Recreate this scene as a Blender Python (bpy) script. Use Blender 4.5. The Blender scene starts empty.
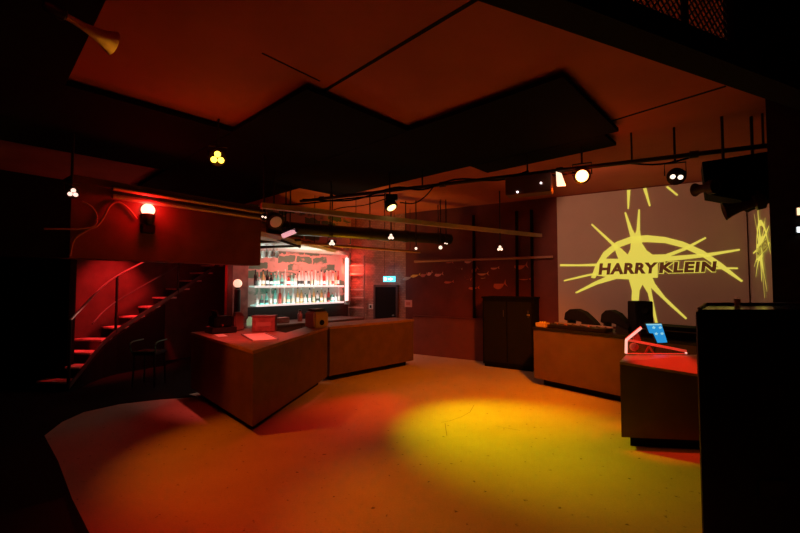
import bpy, bmesh, math, random
from mathutils import Vector, Matrix
from mathutils.geometry import tessellate_polygon
random.seed(7)
SC = bpy.context.scene
COL = SC.collection
PI = math.pi
F, CX, CY, H = 400.0, 400.0, 266.5, 1.9
PITCH = math.atan(16.5 / F)
V = Vector

# ---------------------------------------------------------------- camera
cd = bpy.data.cameras.new('camera'); cam = bpy.data.objects.new('camera', cd); COL.objects.link(cam)
cd.sensor_width = 36; cd.lens = F / 800 * 36; cd.clip_start = .05
cam.location = (0, 0, H); cam.rotation_euler = (PI / 2 + PITCH, 0, 0)
SC.camera = cam
CP = V((0, 0, H))
def ray(u, v):
    x, y = (u - CX) / F, (CY - v) / F
    c, s = math.cos(PITCH), math.sin(PITCH)
    return V((x, c - y * s, s + y * c))
def at_z(u, v, z): r = ray(u, v); return CP + r * ((z - H) / r.z)
def at_y(u, v, y): r = ray(u, v); return CP + r * (y / r.y)
def at_plane(u, v, p, n): r = ray(u, v); return CP + r * ((V(p) - CP).dot(n) / r.dot(n))

# ---------------------------------------------------------------- materials
MATS = {}
def mat(name, col, rough=.6, metal=0, emit=None, es=0, noise=0, nscale=6, bump=0, trans=0, spec=.5, coat=0):
    if name in MATS: return MATS[name]
    m = bpy.data.materials.new(name); m.use_nodes = True
    nt = m.node_tree; b = nt.nodes['Principled BSDF']
    b.inputs['Base Color'].default_value = (*col, 1)
    b.inputs['Roughness'].default_value = rough
    b.inputs['Metallic'].default_value = metal
    b.inputs['Specular IOR Level'].default_value = spec
    b.inputs['Transmission Weight'].default_value = trans
    b.inputs['Coat Weight'].default_value = coat
    if emit:
        b.inputs['Emission Color'].default_value = (*emit, 1); b.inputs['Emission Strength'].default_value = es
    if noise or bump:
        tc = nt.nodes.new('ShaderNodeTexCoord')
        n = nt.nodes.new('ShaderNodeTexNoise'); n.inputs['Scale'].default_value = nscale; n.inputs['Detail'].default_value = 8
        nt.links.new(tc.outputs['Object'], n.inputs['Vector'])
        if noise:
            r = nt.nodes.new('ShaderNodeValToRGB')
            r.color_ramp.elements[0].position = .3; r.color_ramp.elements[1].position = .7
            r.color_ramp.elements[0].color = (*[c * (1 - noise) for c in col], 1)
            r.color_ramp.elements[1].color = (*[min(1, c * (1 + noise)) for c in col], 1)
            nt.links.new(n.outputs['Fac'], r.inputs['Fac']); nt.links.new(r.outputs['Color'], b.inputs['Base Color'])
        if bump:
            bp = nt.nodes.new('ShaderNodeBump'); bp.inputs['Strength'].default_value = bump; bp.inputs['Distance'].default_value = .02
            nt.links.new(n.outputs['Fac'], bp.inputs['Height']); nt.links.new(bp.outputs['Normal'], b.inputs['Normal'])
    MATS[name] = m
    return m

def floor_mat():
    m = bpy.data.materials.new('floor_screed'); m.use_nodes = True; nt = m.node_tree; b = nt.nodes['Principled BSDF']
    tc = nt.nodes.new('ShaderNodeTexCoord')
    def noise(s, d=8, rough=.6):
        n = nt.nodes.new('ShaderNodeTexNoise'); n.inputs['Scale'].default_value = s; n.inputs['Detail'].default_value = d
        n.inputs['Roughness'].default_value = rough
        nt.links.new(tc.outputs['Object'], n.inputs['Vector']); return n
    def ramp(src, p0, p1, c0, c1):
        r = nt.nodes.new('ShaderNodeValToRGB'); e = r.color_ramp.elements
        e[0].position = p0; e[1].position = p1; e[0].color = (*c0, 1); e[1].color = (*c1, 1)
        nt.links.new(src, r.inputs['Fac']); return r
    def mul(a, c):
        x = nt.nodes.new('ShaderNodeMix'); x.data_type = 'RGBA'; x.blend_type = 'MULTIPLY'; x.inputs[0].default_value = 1
        nt.links.new(a, x.inputs[6]); nt.links.new(c, x.inputs[7]); return x.outputs[2]
    big = ramp(noise(.9).outputs['Fac'], .3, .7, (.48, .43, .36), (.60, .55, .46))
    spots = ramp(noise(16, 3, .5).outputs['Fac'], .27, .335, (.35, .33, .3), (1, 1, 1))
    fine = ramp(noise(60, 4).outputs['Fac'], .3, .6, (.86, .86, .86), (1, 1, 1))
    c = mul(mul(big.outputs['Color'], spots.outputs['Color']), fine.outputs['Color'])
    nt.links.new(c, b.inputs['Base Color'])
    rr = ramp(noise(2.5).outputs['Fac'], .3, .7, (.55, .55, .55), (.75, .75, .75)); nt.links.new(rr.outputs['Color'], b.inputs['Roughness'])
    bp = nt.nodes.new('ShaderNodeBump'); bp.inputs['Strength'].default_value = .25; bp.inputs['Distance'].default_value = .01
    nt.links.new(noise(25).outputs['Fac'], bp.inputs['Height']); nt.links.new(bp.outputs['Normal'], b.inputs['Normal'])
    b.inputs['Specular IOR Level'].default_value = .25
    return m

def brick_mat(name, c1, c2, mortar, scale=4, contrast=None):
    m = bpy.data.materials.new(name); m.use_nodes = True; nt = m.node_tree; b = nt.nodes['Principled BSDF']
    tc = nt.nodes.new('ShaderNodeTexCoord'); mp = nt.nodes.new('ShaderNodeMapping')
    mp.inputs['Rotation'].default_value = (PI / 2, 0, 0)
    br = nt.nodes.new('ShaderNodeTexBrick'); br.inputs['Scale'].default_value = scale
    br.inputs['Color1'].default_value = (*c1, 1); br.inputs['Color2'].default_value = (*c2, 1); br.inputs['Mortar'].default_value = (*mortar, 1)
    br.inputs['Mortar Size'].default_value = .02
    uv = nt.nodes.new('ShaderNodeUVMap')
    nt.links.new(uv.outputs['UV'], br.inputs['Vector'])
    nt.links.new(br.outputs['Color'], b.inputs['Base Color'])
    b.inputs['Roughness'].default_value = .8
    return m

def blot_mat():   # painted brick wall behind the bottles: grey-green worn patches over a pale ground
    m = bpy.data.materials.new('painted_brick'); m.use_nodes = True; nt = m.node_tree; b = nt.nodes['Principled BSDF']
    uv = nt.nodes.new('ShaderNodeUVMap')
    br = nt.nodes.new('ShaderNodeTexBrick'); br.inputs['Scale'].default_value = 1.0
    br.inputs['Color1'].default_value = (.0, .0, .0, 1); br.inputs['Color2'].default_value = (1, 1, 1, 1); br.inputs['Mortar'].default_value = (.75, .75, .75, 1)
    br.inputs['Mortar Size'].default_value = .02; br.inputs['Row Height'].default_value = .17; br.inputs['Brick Width'].default_value = .42
    n = nt.nodes.new('ShaderNodeTexNoise'); n.inputs['Scale'].default_value = 3.2; n.inputs['Detail'].default_value = 5
    nt.links.new(uv.outputs['UV'], n.inputs['Vector'])
    mx = nt.nodes.new('ShaderNodeMix'); mx.data_type = 'RGBA'; mx.inputs[0].default_value = .6
    vv = nt.nodes.new('ShaderNodeMix'); vv.data_type = 'VECTOR'; vv.inputs[0].default_value = .2
    nt.links.new(uv.outputs['UV'], vv.inputs[4]); nt.links.new(n.outputs['Color'], vv.inputs[5])
    nt.links.new(vv.outputs[1], br.inputs['Vector'])
    nt.links.new(br.outputs['Color'], mx.inputs[6]); nt.links.new(n.outputs['Fac'], mx.inputs[7])
    r = nt.nodes.new('ShaderNodeValToRGB'); e = r.color_ramp.elements
    e[0].position = .45; e[1].position = .53; e[0].color = (.12, .22, .16, 1); e[1].color = (.62, .38, .34, 1)
    nt.links.new(mx.outputs[2], r.inputs['Fac']); nt.links.new(r.outputs['Color'], b.inputs['Base Color'])
    b.inputs['Roughness'].default_value = .8
    return m

BLK = mat('black_paint', (.006, .006, .006), .8, spec=.1)
BLKM = mat('black_metal', (.012, .012, .012), .45, noise=.3, spec=.4)
BLKF = mat('black_panel', (.006, .006, .006), .95, spec=.05)
STEEL = mat('brushed_steel', (.55, .55, .55), .35, 1, noise=.1)
DKSTEEL = mat('dark_steel', (.12, .11, .11), .45, .6)
CEIL = mat('ceiling_board', (.36, .085, .035), .85, noise=.12, nscale=1.5, bump=.05)
WALLR = mat('oxide_wall', (.17, .05, .045), .85, noise=.25, nscale=3, bump=.3)
WALLD = mat('dark_red_wall', (.12, .024, .02), .8, noise=.25, nscale=2, bump=.1)
PLASTER = mat('rough_plaster', (.10, .05, .045), .9, noise=.2, nscale=4, bump=.5)
WOOD = mat('bar_wood', (.11, .06, .04), .55, noise=.18, nscale=5)
WOODTOP = mat('bar_top_wood', (.30, .16, .11), .65, spec=.15, noise=.2, nscale=6)
BOOTH = mat('booth_board', (.15, .085, .05), .6, noise=.15, nscale=3)
WHITE = mat('white_paint', (.75, .75, .73), .6)
PAPER = mat('white_paper', (.85, .85, .82), .8)
FLOOR = floor_mat()

# ---------------------------------------------------------------- mesh builder
class MB:
    def __init__(s): s.v = []; s.f = []; s.uv = {}
    def add(s, vs, fs):
        o = len(s.v); s.v += [V(x) for x in vs]; s.f += [tuple(i + o for i in f) for f in fs]; return s
    def box(s, c, size, rz=0, rot=None):
        R = rot if rot is not None else Matrix.Rotation(rz, 3, 'Z')
        hx, hy, hz = [d / 2 for d in size]; c = V(c)
        vs = [c + R @ V((sx * hx, sy * hy, sz * hz)) for sz in (-1, 1) for sx, sy in ((-1, -1), (1, -1), (1, 1), (-1, 1))]
        return s.add(vs, [(3, 2, 1, 0), (4, 5, 6, 7), (0, 1, 5, 4), (1, 2, 6, 5), (2, 3, 7, 6), (3, 0, 4, 7)])
    def prism(s, poly, z0, z1):
        n = len(poly); a = sum(poly[i][0] * poly[(i + 1) % n][1] - poly[(i + 1) % n][0] * poly[i][1] for i in range(n))
        if a < 0: poly = poly[::-1]
        f0 = z0 if callable(z0) else (lambda p: z0); f1 = z1 if callable(z1) else (lambda p: z1)
        vs = [V((p[0], p[1], f0(p))) for p in poly] + [V((p[0], p[1], f1(p))) for p in poly]
        return s.add(vs, [tuple(range(n))[::-1], tuple(range(n, 2 * n))] + [(i, (i + 1) % n, n + (i + 1) % n, n + i) for i in range(n)])
    def extrude(s, pts, d):          # planar polygon of 3D points pushed along d
        n = len(pts); pts = [V(p) for p in pts]; d = V(d)
        tri = tessellate_polygon([pts])
        vs = pts + [p + d for p in pts]
        return s.add(vs, [tuple(t) for t in tri] + [tuple(i + n for i in t)[::-1] for t in tri] + [(i, (i + 1) % n, n + (i + 1) % n, n + i) for i in range(n)])
    def flat(s, pts):
        pts = [V(p) for p in pts]; tri = tessellate_polygon([pts]); return s.add(pts, [tuple(t) for t in tri])
    def tube(s, p0, p1, r0, r1=None, n=12):
        return s.revolve(p0, V(p1) - V(p0), [(0, r0), (1, r0 if r1 is None else r1)], n, True)
    def revolve(s, p0, ax, prof, n=16, rel=False):   # prof: (distance along axis, radius)
        p0 = V(p0); ax = V(ax); L = ax.length if rel else 1; a = ax.normalized()
        q = a.to_track_quat('Z', 'Y').to_matrix()
        vs, fs = [], []
        for t, r in prof:
            for k in range(n):
                an = 2 * PI * k / n; vs.append(p0 + a * (t * L) + q @ V((r * math.cos(an), r * math.sin(an), 0)))
        for i in range(len(prof) - 1):
            for k in range(n):
                k2 = (k + 1) % n; fs.append((i * n + k, i * n + k2, (i + 1) * n + k2, (i + 1) * n + k))
        fs.append(tuple(range(n))[::-1]); fs.append(tuple(range((len(prof) - 1) * n, len(prof) * n)))
        return s.add(vs, fs)
    def sphere(s, c, r, n=14, sq=(1, 1, 1)):
        prof = [(-math.cos(PI * i / 8) * r, max(.0005, math.sin(PI * i / 8) * r)) for i in range(9)]
        o = len(s.v); s.revolve(c, (0, 0, 1), prof, n); c = V(c)
        for i in range(o, len(s.v)): d = s.v[i] - c; s.v[i] = c + V((d.x * sq[0], d.y * sq[1], d.z * sq[2]))
        return s
    def path(s, pts, r, n=8, sub=6):
        pts = [V(p) for p in pts]; out = []
        if sub > 1 and len(pts) > 2:
            P = [pts[0] * 2 - pts[1]] + pts + [pts[-1] * 2 - pts[-2]]
            for i in range(1, len(P) - 2):
                for k in range(sub):
                    t = k / sub; a, b, c, d = P[i - 1:i + 3]
                    out.append(.5 * ((2 * b) + (c - a) * t + (2 * a - 5 * b + 4 * c - d) * t * t + (3 * b - a - 3 * c + d) * t ** 3))
            out.append(pts[-1])
        else: out = pts
        vs, fs = [], []
        for i, p in enumerate(out):
            d = (out[min(i + 1, len(out) - 1)] - out[max(i - 1, 0)]).normalized(); q = d.to_track_quat('Z', 'Y').to_matrix()
            for k in range(n):
                an = 2 * PI * k / n; vs.append(p + q @ V((r * math.cos(an), r * math.sin(an), 0)))
        for i in range(len(out) - 1):
            for k in range(n):
                k2 = (k + 1) % n; fs.append((i * n + k, i * n + k2, (i + 1) * n + k2, (i + 1) * n + k))
        fs.append(tuple(range(n))[::-1]); fs.append(tuple(range((len(out) - 1) * n, len(out) * n)))
        return s.add(vs, fs)
    def build(s, name, m, parent=None, bev=0, smooth=False, uvf=None, local=False):
        root = parent
        while root is not None and root.parent is not None: root = root.parent
        off = V((0, 0, 0)) if (root is None or local) else root.location
        me = bpy.data.meshes.new(name); me.from_pydata([tuple(p - off) for p in s.v], [], s.f)
        bm = bmesh.new(); bm.from_mesh(me)
        bmesh.ops.recalc_face_normals(bm, faces=bm.faces)
        if bev: bmesh.ops.bevel(bm, geom=bm.edges[:], offset=bev, segments=2, affect='EDGES', clamp_overlap=True)
        if uvf:
            ul = bm.loops.layers.uv.new('UVMap')
            for f in bm.faces:
                for l in f.loops: l[ul].uv = uvf(l.vert.co + off)
        bm.to_mesh(me); bm.free()
        if smooth:
            me.polygons.foreach_set('use_smooth', [True] * len(me.polygons)); me.set_sharp_from_angle(angle=.7)
        me.materials.append(m)
        o = bpy.data.objects.new(name, me); COL.objects.link(o); o.parent = parent
        return o

def thing(name, label, cat, loc, group=None, rz=0):
    o = bpy.data.objects.new(name, None); COL.objects.link(o); o.location = loc; o.empty_display_size = .1
    o['label'] = label; o['category'] = cat
    if group: o['group'] = group
    return o
def tag(o, label, cat, group=None):
    o['label'] = label; o['category'] = cat
    if group: o['group'] = group
    return o
def struct(name, mb, m, parent=None, **k):
    o = mb.build(name, m, parent, **k)
    if parent is None: o['kind'] = 'structure'
    return o
def copy_tree(o, parent=None):
    c = o.copy(); COL.objects.link(c); c.parent = parent
    for ch in list(o.children): copy_tree(ch, c)
    return c
def lamp(kind, loc, color, energy, target=None, angle=60, blend=.5, radius=.05, parent=None, name='lamp_light', size=None):
    l = bpy.data.lights.new(name, kind); l.color = color; l.energy = energy
    if kind == 'SPOT': l.spot_size = math.radians(angle); l.spot_blend = blend
    if kind == 'AREA':
        l.shape = 'RECTANGLE'; l.size, l.size_y = size
    else: l.shadow_soft_size = radius
    o = bpy.data.objects.new(name, l); COL.objects.link(o)
    loc = V(loc)
    if parent is not None:
        o.parent = parent; o.location = loc - parent.location
    else: o.location = loc
    if target is not None: o.rotation_euler = (V(target) - loc).to_track_quat('-Z', 'Y').to_euler()
    return o

# ---------------------------------------------------------------- lamp levels (red, green, blue watts)
LV = {
    'yellow': (565, 450, 0),
    'yellowfill': (2, .4, 0),
    'yellowbeam': (1100, 400, 20),
    'yellowfloor': (260, 55, 0),
    'amber': (150, 23, 0),
    'redlamp': (17, .1, .1),
    'orange': (720, 115, 0),
    'orangefill': (3, .05, 0),
    'proj': (130, 50, 28),
    'wedge': (190, 5, 1.2),
    'stair': (420, 10, 10),
    'stairfill': (4.5, .05, .05),
    'nearred': (165, .5, .4),
    'bar': (25, 6.5, 5),
    'barceil': (8, 9.5, 8),
    'ladder': (26, 2.0, 1.2),
    'barwork': (190, 14, 10),
    'barfoot': (600, 5, 6),
    'backwarm': (210, 85, .1),
    'globe': (9, .15, .15),  # red wall light, set apart from the globe itself
    'shelf': (2.2, 3.2, 2.9),
}
def lv(k):        # red, green, blue watts -> colour and energy of a lamp
    m = max(max(LV[k]), 1e-6); return tuple(c / m for c in LV[k]), m

# ---------------------------------------------------------------- room frame
ZC = 3.84
E1 = V((.682, .731, 0)); E2 = V((-.731, .682, 0))
def pq(p, q, z=0): return E1 * p + E2 * q + V((0, 0, z))
WD = V((.849, -.53, 0)).normalized(); WN = V((-WD.y * -1, 0, 0)); WN = V((WD.y, -WD.x, 0))      # WN faces the room
W0 = V((.41, 10.9, 0))
def wl(t, z=0, off=0): return W0 + WD * t + WN * off + V((0, 0, z))
def on_w(u, v, off=0): return at_plane(u, v, W0 + WN * off, WN)
CORNER = pq(7.83, 9.345)
RC = wl(6.95)                       # right corner of the screen wall
RD = V((-.35, -.937, 0)).normalized(); RN = V((-.937, .35, 0)).normalized()
def on_r(u, v, off=0): return at_plane(u, v, RC + RN * off, RN)

def uv_wall(d):
    return lambda p: (p.dot(d), p.z)
def wall(name, a, b, z0, z1, m, th=.12, back=None, uvd=None):
    a, b = V(a), V(b); d = (b - a).normalized(); n = V((-d.y, d.x, 0)) * th
    if back is not None and n.dot(V(back)) < 0: n = -n
    mb = MB().prism([a.xy, b.xy, (b + n).xy, (a + n).xy], z0, z1)
    return struct(name, mb, m, uvf=uv_wall(d))

fl = struct('floor', MB().prism([(-9.5, -1.5), (8.5, -1.5), (8.5, 14.5), (-9.5, 14.5)], -.1, 0), FLOOR)
CRACK = mat('crack_dirt', (.18, .14, .10), .9)
for pts in ([(474, 405), (470, 412), (461, 417), (449, 421), (441, 422.5)], [(445, 423), (446, 430), (447, 436)], [(496, 426), (507, 428), (520, 430.5)]):
    mb = MB()
    P = [at_z(u, v, .002) for u, v in pts]
    for a, b in zip(P, P[1:]):
        d = (b - a).normalized(); n = V((-d.y, d.x, 0)) * .004
        mb.add([a - n, b - n, b + n, a + n], [(0, 1, 2, 3)])
    mb.build('crack', CRACK, fl)
ce = struct('ceiling', MB().prism([(-9.5, -1.5), (8.5, -1.5), (8.5, 14.5), (-9.5, 14.5)], ZC, ZC + .1), CEIL)
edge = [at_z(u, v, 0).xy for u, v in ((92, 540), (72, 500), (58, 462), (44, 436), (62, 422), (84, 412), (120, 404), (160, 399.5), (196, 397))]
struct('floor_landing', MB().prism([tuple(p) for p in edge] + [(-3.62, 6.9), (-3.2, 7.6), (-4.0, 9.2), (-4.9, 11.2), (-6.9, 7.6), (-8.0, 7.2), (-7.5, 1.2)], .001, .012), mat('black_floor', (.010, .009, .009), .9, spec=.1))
for a, b in (((322, 92), (480, -3)), ((608, 122), (726, 86)), ((262, 53), (320, 81))):
    A, B = at_z(*a, ZC), at_z(*b, ZC); d = (B - A).normalized(); n = V((-d.y, d.x, 0)) * (.018 if a[0] != 262 else .008)
    MB().prism([(A - n).xy, (B - n).xy, (B + n).xy, (A + n).xy], ZC - .004, ZC + .01).build('joint', BLK, ce)

brickred = brick_mat('red_brick', (.42, .22, .17), (.30, .14, .11), (.18, .12, .1), 5)
wall('wall_back', wl(-.3), RC, 0, ZC, WALLD, back=-WN)
wall('wall_brick', CORNER, wl(-.3), 0, ZC, brickred, back=-WN)
NB = pq(4.09, 9.345)
wall('wall_bar_base', pq(4.6, 9.345), CORNER, 0, 1.31, mat('dark_boarding', (.05, .02, .018), .7), back=E2)
wall('wall_bar', pq(4.6, 9.345), CORNER, 1.31, ZC, blot_mat(), back=E2)
wall('wall_bar_side', NB, pq(4.6, 9.345), 0, ZC, mat('red_plaster', (.34, .12, .10), .9, noise=.3, nscale=5, bump=.4), back=E2)
SE = V((-4.9, 11.4, 0))
wall('wall_return', NB, SE, 0, ZC, PLASTER, back=(1, .3, 0))
SL = V((-6.92, 7.55, 0))
wall('wall_stair', SL, SE, 0, ZC, PLASTER, back=(-1, .5, 0))
wall('wall_left', V((-6.0, -1.5, 0)), V((-8.9, 7.1, 0)), 0, ZC, BLK, back=(-1, 0, 0))
wall('wall_right', RC, RC + RD * 1.0, 0, ZC, mat('grey_render', (.42, .39, .36), .8, noise=.06), back=-RN)
wall('wall_front', V((-9, -1.4, 0)), V((8, -1.4, 0)), 0, ZC, BLK, back=(0, -1, 0))
# dark pillar filling the right edge
struct('wall_pillar', MB().prism([(3.72, 4.0), (5.62, 6.02), (6.6, 5.6), (5.2, 3.4)], 0, ZC), mat('dark_pillar', (.035, .025, .02), .7, noise=.4, nscale=8))
# wainscot along the back wall
a, b = wl(-.02), wl(2.9)
struct('wall_wainscot', MB().prism([a.xy, b.xy, (b + WN * .1).xy, (a + WN * .1).xy], 0, 1.0), mat('wainscot', (.17, .05, .035), .6, noise=.15, nscale=3))
struct('trim_wainscot', MB().prism([a.xy, b.xy, (b + WN * .13).xy, (a + WN * .13).xy], 1.0, 1.03), WALLD)
# upper panelling battens of the back wall
for k, u in enumerate((474, 517, 532)):
    p = on_w(u, 240); t = (p - W0).dot(WD)
    a, b = wl(t - .03), wl(t + .03)
    struct('trim_batten', MB().prism([a.xy, b.xy, (b + WN * .04).xy, (a + WN * .04).xy], 1.03, 3.6), BLK)
# screen wall: grey projection surface
SCREEN = mat('screen_paint', (.50, .44, .40), .8, noise=.04, nscale=2)
ts0 = (on_w(558, 250) - W0).dot(WD)
sc_a, sc_b = wl(ts0), RC
scr = MB().prism([sc_a.xy, (sc_b - WD * .02).xy, (sc_b - WD * .02 + WN * .05).xy, (sc_a + WN * .05).xy], 1.0, ZC - .02).build('projection_screen', SCREEN)
tag(scr, 'wide grey projection screen wall showing a yellow sunburst', 'screen')

# ---------------------------------------------------------------- projected picture
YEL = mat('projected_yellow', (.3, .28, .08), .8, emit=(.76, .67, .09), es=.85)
def zc(x, y): return 560 + x / 3.805, 180 + y / 3.805
SUN = [(0, 320), (70, 321), (140, 318), (175, 300), (222, 300), (205, 255), (118, 170), (122, 166), (200, 235), (235, 262), (258, 284), (268, 262), (270, 225),
       (245, 124), (251, 122), (276, 188), (286, 205), (291, 190), (298, 112), (304, 112), (304, 190), (312, 240), (330, 268), (352, 284), (400, 283), (470, 258), (553, 217), (557, 222),
       (480, 266), (420, 290), (540, 281), (684, 262), (685, 268), (560, 292), (440, 306), (372, 312), (372, 372), (352, 372), (362, 395), (400, 445), (484, 526), (478, 530), (420, 480), (346, 410),
       (352, 445), (372, 545), (362, 545), (334, 430), (314, 398), (303, 420), (299, 462), (280, 472), (272, 455), (274, 420), (262, 378), (215, 376), (140, 398), (62, 432), (58, 427), (130, 388), (175, 368),
       (125, 362), (15, 386), (14, 381), (90, 362), (140, 352), (148, 328), (70, 328), (0, 328)]
ARC = [(118, 372), (135, 325), (165, 275), (215, 235), (270, 215), (330, 210), (400, 217), (470, 235), (545, 268), (620, 320), (697, 384), (690, 388), (610, 336), (540, 291), (470, 258), (400, 240),
       (330, 236), (270, 240), (220, 258), (178, 295), (152, 335), (134, 374)]
BARS = [[(255, 38), (268, 38), (262, 110), (257, 110)], [(316, 32), (329, 30), (345, 98), (339, 100)], [(402, 26), (411, 23), (450, 56), (444, 60)],
        [(590, 332), (677, 333), (677, 339), (590, 339)], [(592, 318), (608, 322), (612, 328), (592, 326)]]
def text_mesh(body, offset):
    cu = bpy.data.curves.new('t', 'FONT'); cu.body = body; cu.offset = offset; cu.resolution_u = 3; cu.space_character = 1.1
    o = bpy.data.objects.new('t', cu); COL.objects.link(o)
    bpy.context.view_layer.update()
    me = bpy.data.meshes.new_from_object(o.evaluated_get(bpy.context.evaluated_depsgraph_get()))
    vs = [v.co.copy() for v in me.vertices]; fs = [tuple(p.vertices) for p in me.polygons]
    bpy.data.objects.remove(o); bpy.data.curves.remove(cu); bpy.data.meshes.remove(me)
    return vs, fs
def put_text(body, offset, x0, x1, place, shear=0, grow=0):
    vs, fs = text_mesh(body, offset)
    ref, _ = text_mesh(body, .05)
    w0 = min(p.x for p in ref); w1 = max(p.x for p in ref); h0 = min(p.y for p in ref); h = max(p.y for p in ref)
    out = []
    for p in vs:
        k = (p.x - w0) / (w1 - w0); X = x0 + k * (x1 - x0); g = (X - 143) / 449
        base = 361 + (349 - 361) * g; cap = 44 - 4 * g
        yy = (p.y - h0) / (h - h0)
        out.append((X + shear * yy * cap, base - yy * cap))
    return out, fs
def sunburst(parent, place):
    for poly, nm in ((SUN, 'sun_star'), (ARC, 'sun_arc')):
        MB().flat([place(x, y, .06) for x, y in poly]).build(nm, YEL, parent)
    for poly in BARS: MB().flat([place(x, y, .061) for x, y in poly]).build('light_ray', YEL, parent)
    o1, f1 = put_text('KLEIN', .09, 378, 590, place, .12)
    MB().add([place(x, y, .064) for x, y in o1], f1).build('lettering_outline', YEL, parent)
    o1, f1 = put_text('HARRY', .085, 146, 368, place, .12)
    MB().add([place(x, y, .0635) for x, y in o1], f1).build('lettering_outline', YEL, parent)
    DK = mat('unlit_lettering', (.30, .21, .12), .8)
    for word, x0, x1, sh in (('HARRY', 146, 368, .12), ('KLEIN', 376, 592, .12)):
        o2, f2 = put_text(word, .05, x0, x1, place, sh)
        MB().add([place(x, y, .067) for x, y in o2], f2).build('lettering', DK, parent)
    MB().flat([place(*p, .064) for p in ((136, 362), (146, 322), (152, 322), (143, 362))]).build('light_ray', YEL, parent)
sunburst(scr, lambda x, y, off: on_w(*zc(x, y), off))
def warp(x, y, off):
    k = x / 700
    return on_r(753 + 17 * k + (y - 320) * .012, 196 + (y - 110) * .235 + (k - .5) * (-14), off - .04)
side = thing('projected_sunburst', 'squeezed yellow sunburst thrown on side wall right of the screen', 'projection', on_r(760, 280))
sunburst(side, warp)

# ---------------------------------------------------------------- hung black panels and ceiling beams
def panel(p0, p1, q0, q1, z, label):
    k = (z - H) * .986
    c = [pq(p * k, q * k).xy for p, q in ((p0, q0), (p1, q0), (p1, q1), (p0, q1))]
    o = MB().prism(c, z, z + .045).build('ceiling_panel', BLKF)
    mid = sum((V((*x, 0)) for x in c), V()) / 4
    hang = MB()
    for x in c:
        e = V((*x, 0)); e = e + (mid - e) * .12
        hang.tube((e.x, e.y, z + .045), (e.x, e.y, ZC), .012, n=8)
    return tag(o, label, 'panel', 'black acoustic panels under the ceiling')
ZP = 3.76
panel(1.17, 1.955, 1.76, 5.0, ZP, 'black ceiling panel whose near tip points down left of centre, above the bar')
panel(1.96, 2.93, .73, 3.68, ZP, 'largest black ceiling panel, its corner beside the orange lamp')
panel(2.935, 3.22, .82, 1.9, ZP, 'narrow black ceiling strip farthest back, just before the screen')
panel(1.96, 2.37, 3.69, 5.0, ZP, 'black ceiling panel deepest on the left, above the balcony front')
panel(-1.6, 1.165, 2.63, 3.98, ZP, 'long black ceiling panel on the left, over the stairs side')
panel(-1.6, .30, .95, 2.625, ZP, 'black ceiling panel nearest on the left, beside the glowing horn')

def beam(name, a, b, w, h, m, label=None, cat=None):
    a, b = V(a), V(b); d = (b - a); n = V((-d.y, d.x, 0)).normalized() * w / 2
    mb = MB().prism([(a - n).xy, (b - n).xy, (b + n).xy, (a + n).xy], a.z, a.z + h)
    o = mb.build(name, m)
    if label: tag(o, label, cat)
    return o
bm_ = beam('ceiling_beam', (-1.95, 5.58, 2.95), (3.22, 9.15, 2.95), .10, .075, mat('tan_beam', (.46, .36, .27), .7, noise=.12))
tag(bm_, 'pale brown beam hanging below the ceiling from balcony to back wall', 'beam')
# black duct and lighting pipe
duct = MB().tube((-2.6, 7.8, 3.0), (1.25, 10.02, 3.0), .13, n=20)
for k in range(5):
    p = V((-2.6, 7.8, 3.0)).lerp(V((1.25, 10.02, 3.0)), .08 + .21 * k)
d_o = thing('ventilation_duct', 'black round duct running above the bottle shelves', 'duct', (-2.6, 7.8, 3.0))
duct.build('pipe', BLKM, d_o, smooth=True)
for k in range(5):
    p = V((-2.6, 7.8, 3.0)).lerp(V((1.25, 10.02, 3.0)), .08 + .21 * k)
    MB().tube(p + V((-.03, -.017, 0)), p + V((.03, .017, 0)), .145, n=20).build('band', BLKM, d_o, smooth=True)
    MB().tube(p + V((0, 0, .13)), (p.x, p.y, ZC), .012, n=6).build('hanger', BLKM, d_o)
for k, (u0, v0, u1, v1, y0, y1, lab) in enumerate(((300, 243, 420, 252, 8.6, 10.6, 'slim rust red pipe under the black duct over the bar'), (352, 234, 388, 241, 9.0, 9.6, 'short red lit pipe beside the black duct'),
                                    (400, 262, 540, 262, 10.7, 8.9, 'dark pipe along the top of the fish mural'))):
    if k == 2: a, b = wl(.05, 2.48, .12), wl(3.6, 2.48, .12)
    else: a, b = at_y(u0, v0, y0), at_y(u1, v1, y1)
    t = thing('pipe', lab, 'pipe', a)
    MB().tube(a, b, .03, n=12).build('tube', mat('rust_pipe', (.35, .18, .14), .4), t, smooth=True)
    if k < 2:
        for s in (.1, .9):
            p = a.lerp(b, s); MB().tube(p, (p.x, p.y, ZC), .008, n=6).build('hanger', BLKM, t)

PA, PB = V((-1.9, 7.59, 3.46)), V((4.6, 4.27, 3.46))
def pipe_at(s): return V((-.1, 6.67, 3.46)) + V((3.86, -1.97, 0)) * s
lp = thing('lighting_pipe', 'long black lighting bar carrying the orange lamp and projector', 'lighting bar', PA)
MB().tube(PA, PB, .028, n=14).build('tube', BLKM, lp, smooth=True)
for s in (-.3, .12, .5, .8, 1.1):
    p = pipe_at(s); MB().tube(p, (p.x, p.y, ZC), .012, n=8).build('hanger', BLKM, lp)
for s in (-.35, .2, .6, .95):
    p = pipe_at(s); MB().tube(p - V((.04, -.02, 0)), p + V((.04, -.02, 0)), .045, n=12).build('clamp', BLKM, lp, smooth=True)
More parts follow.
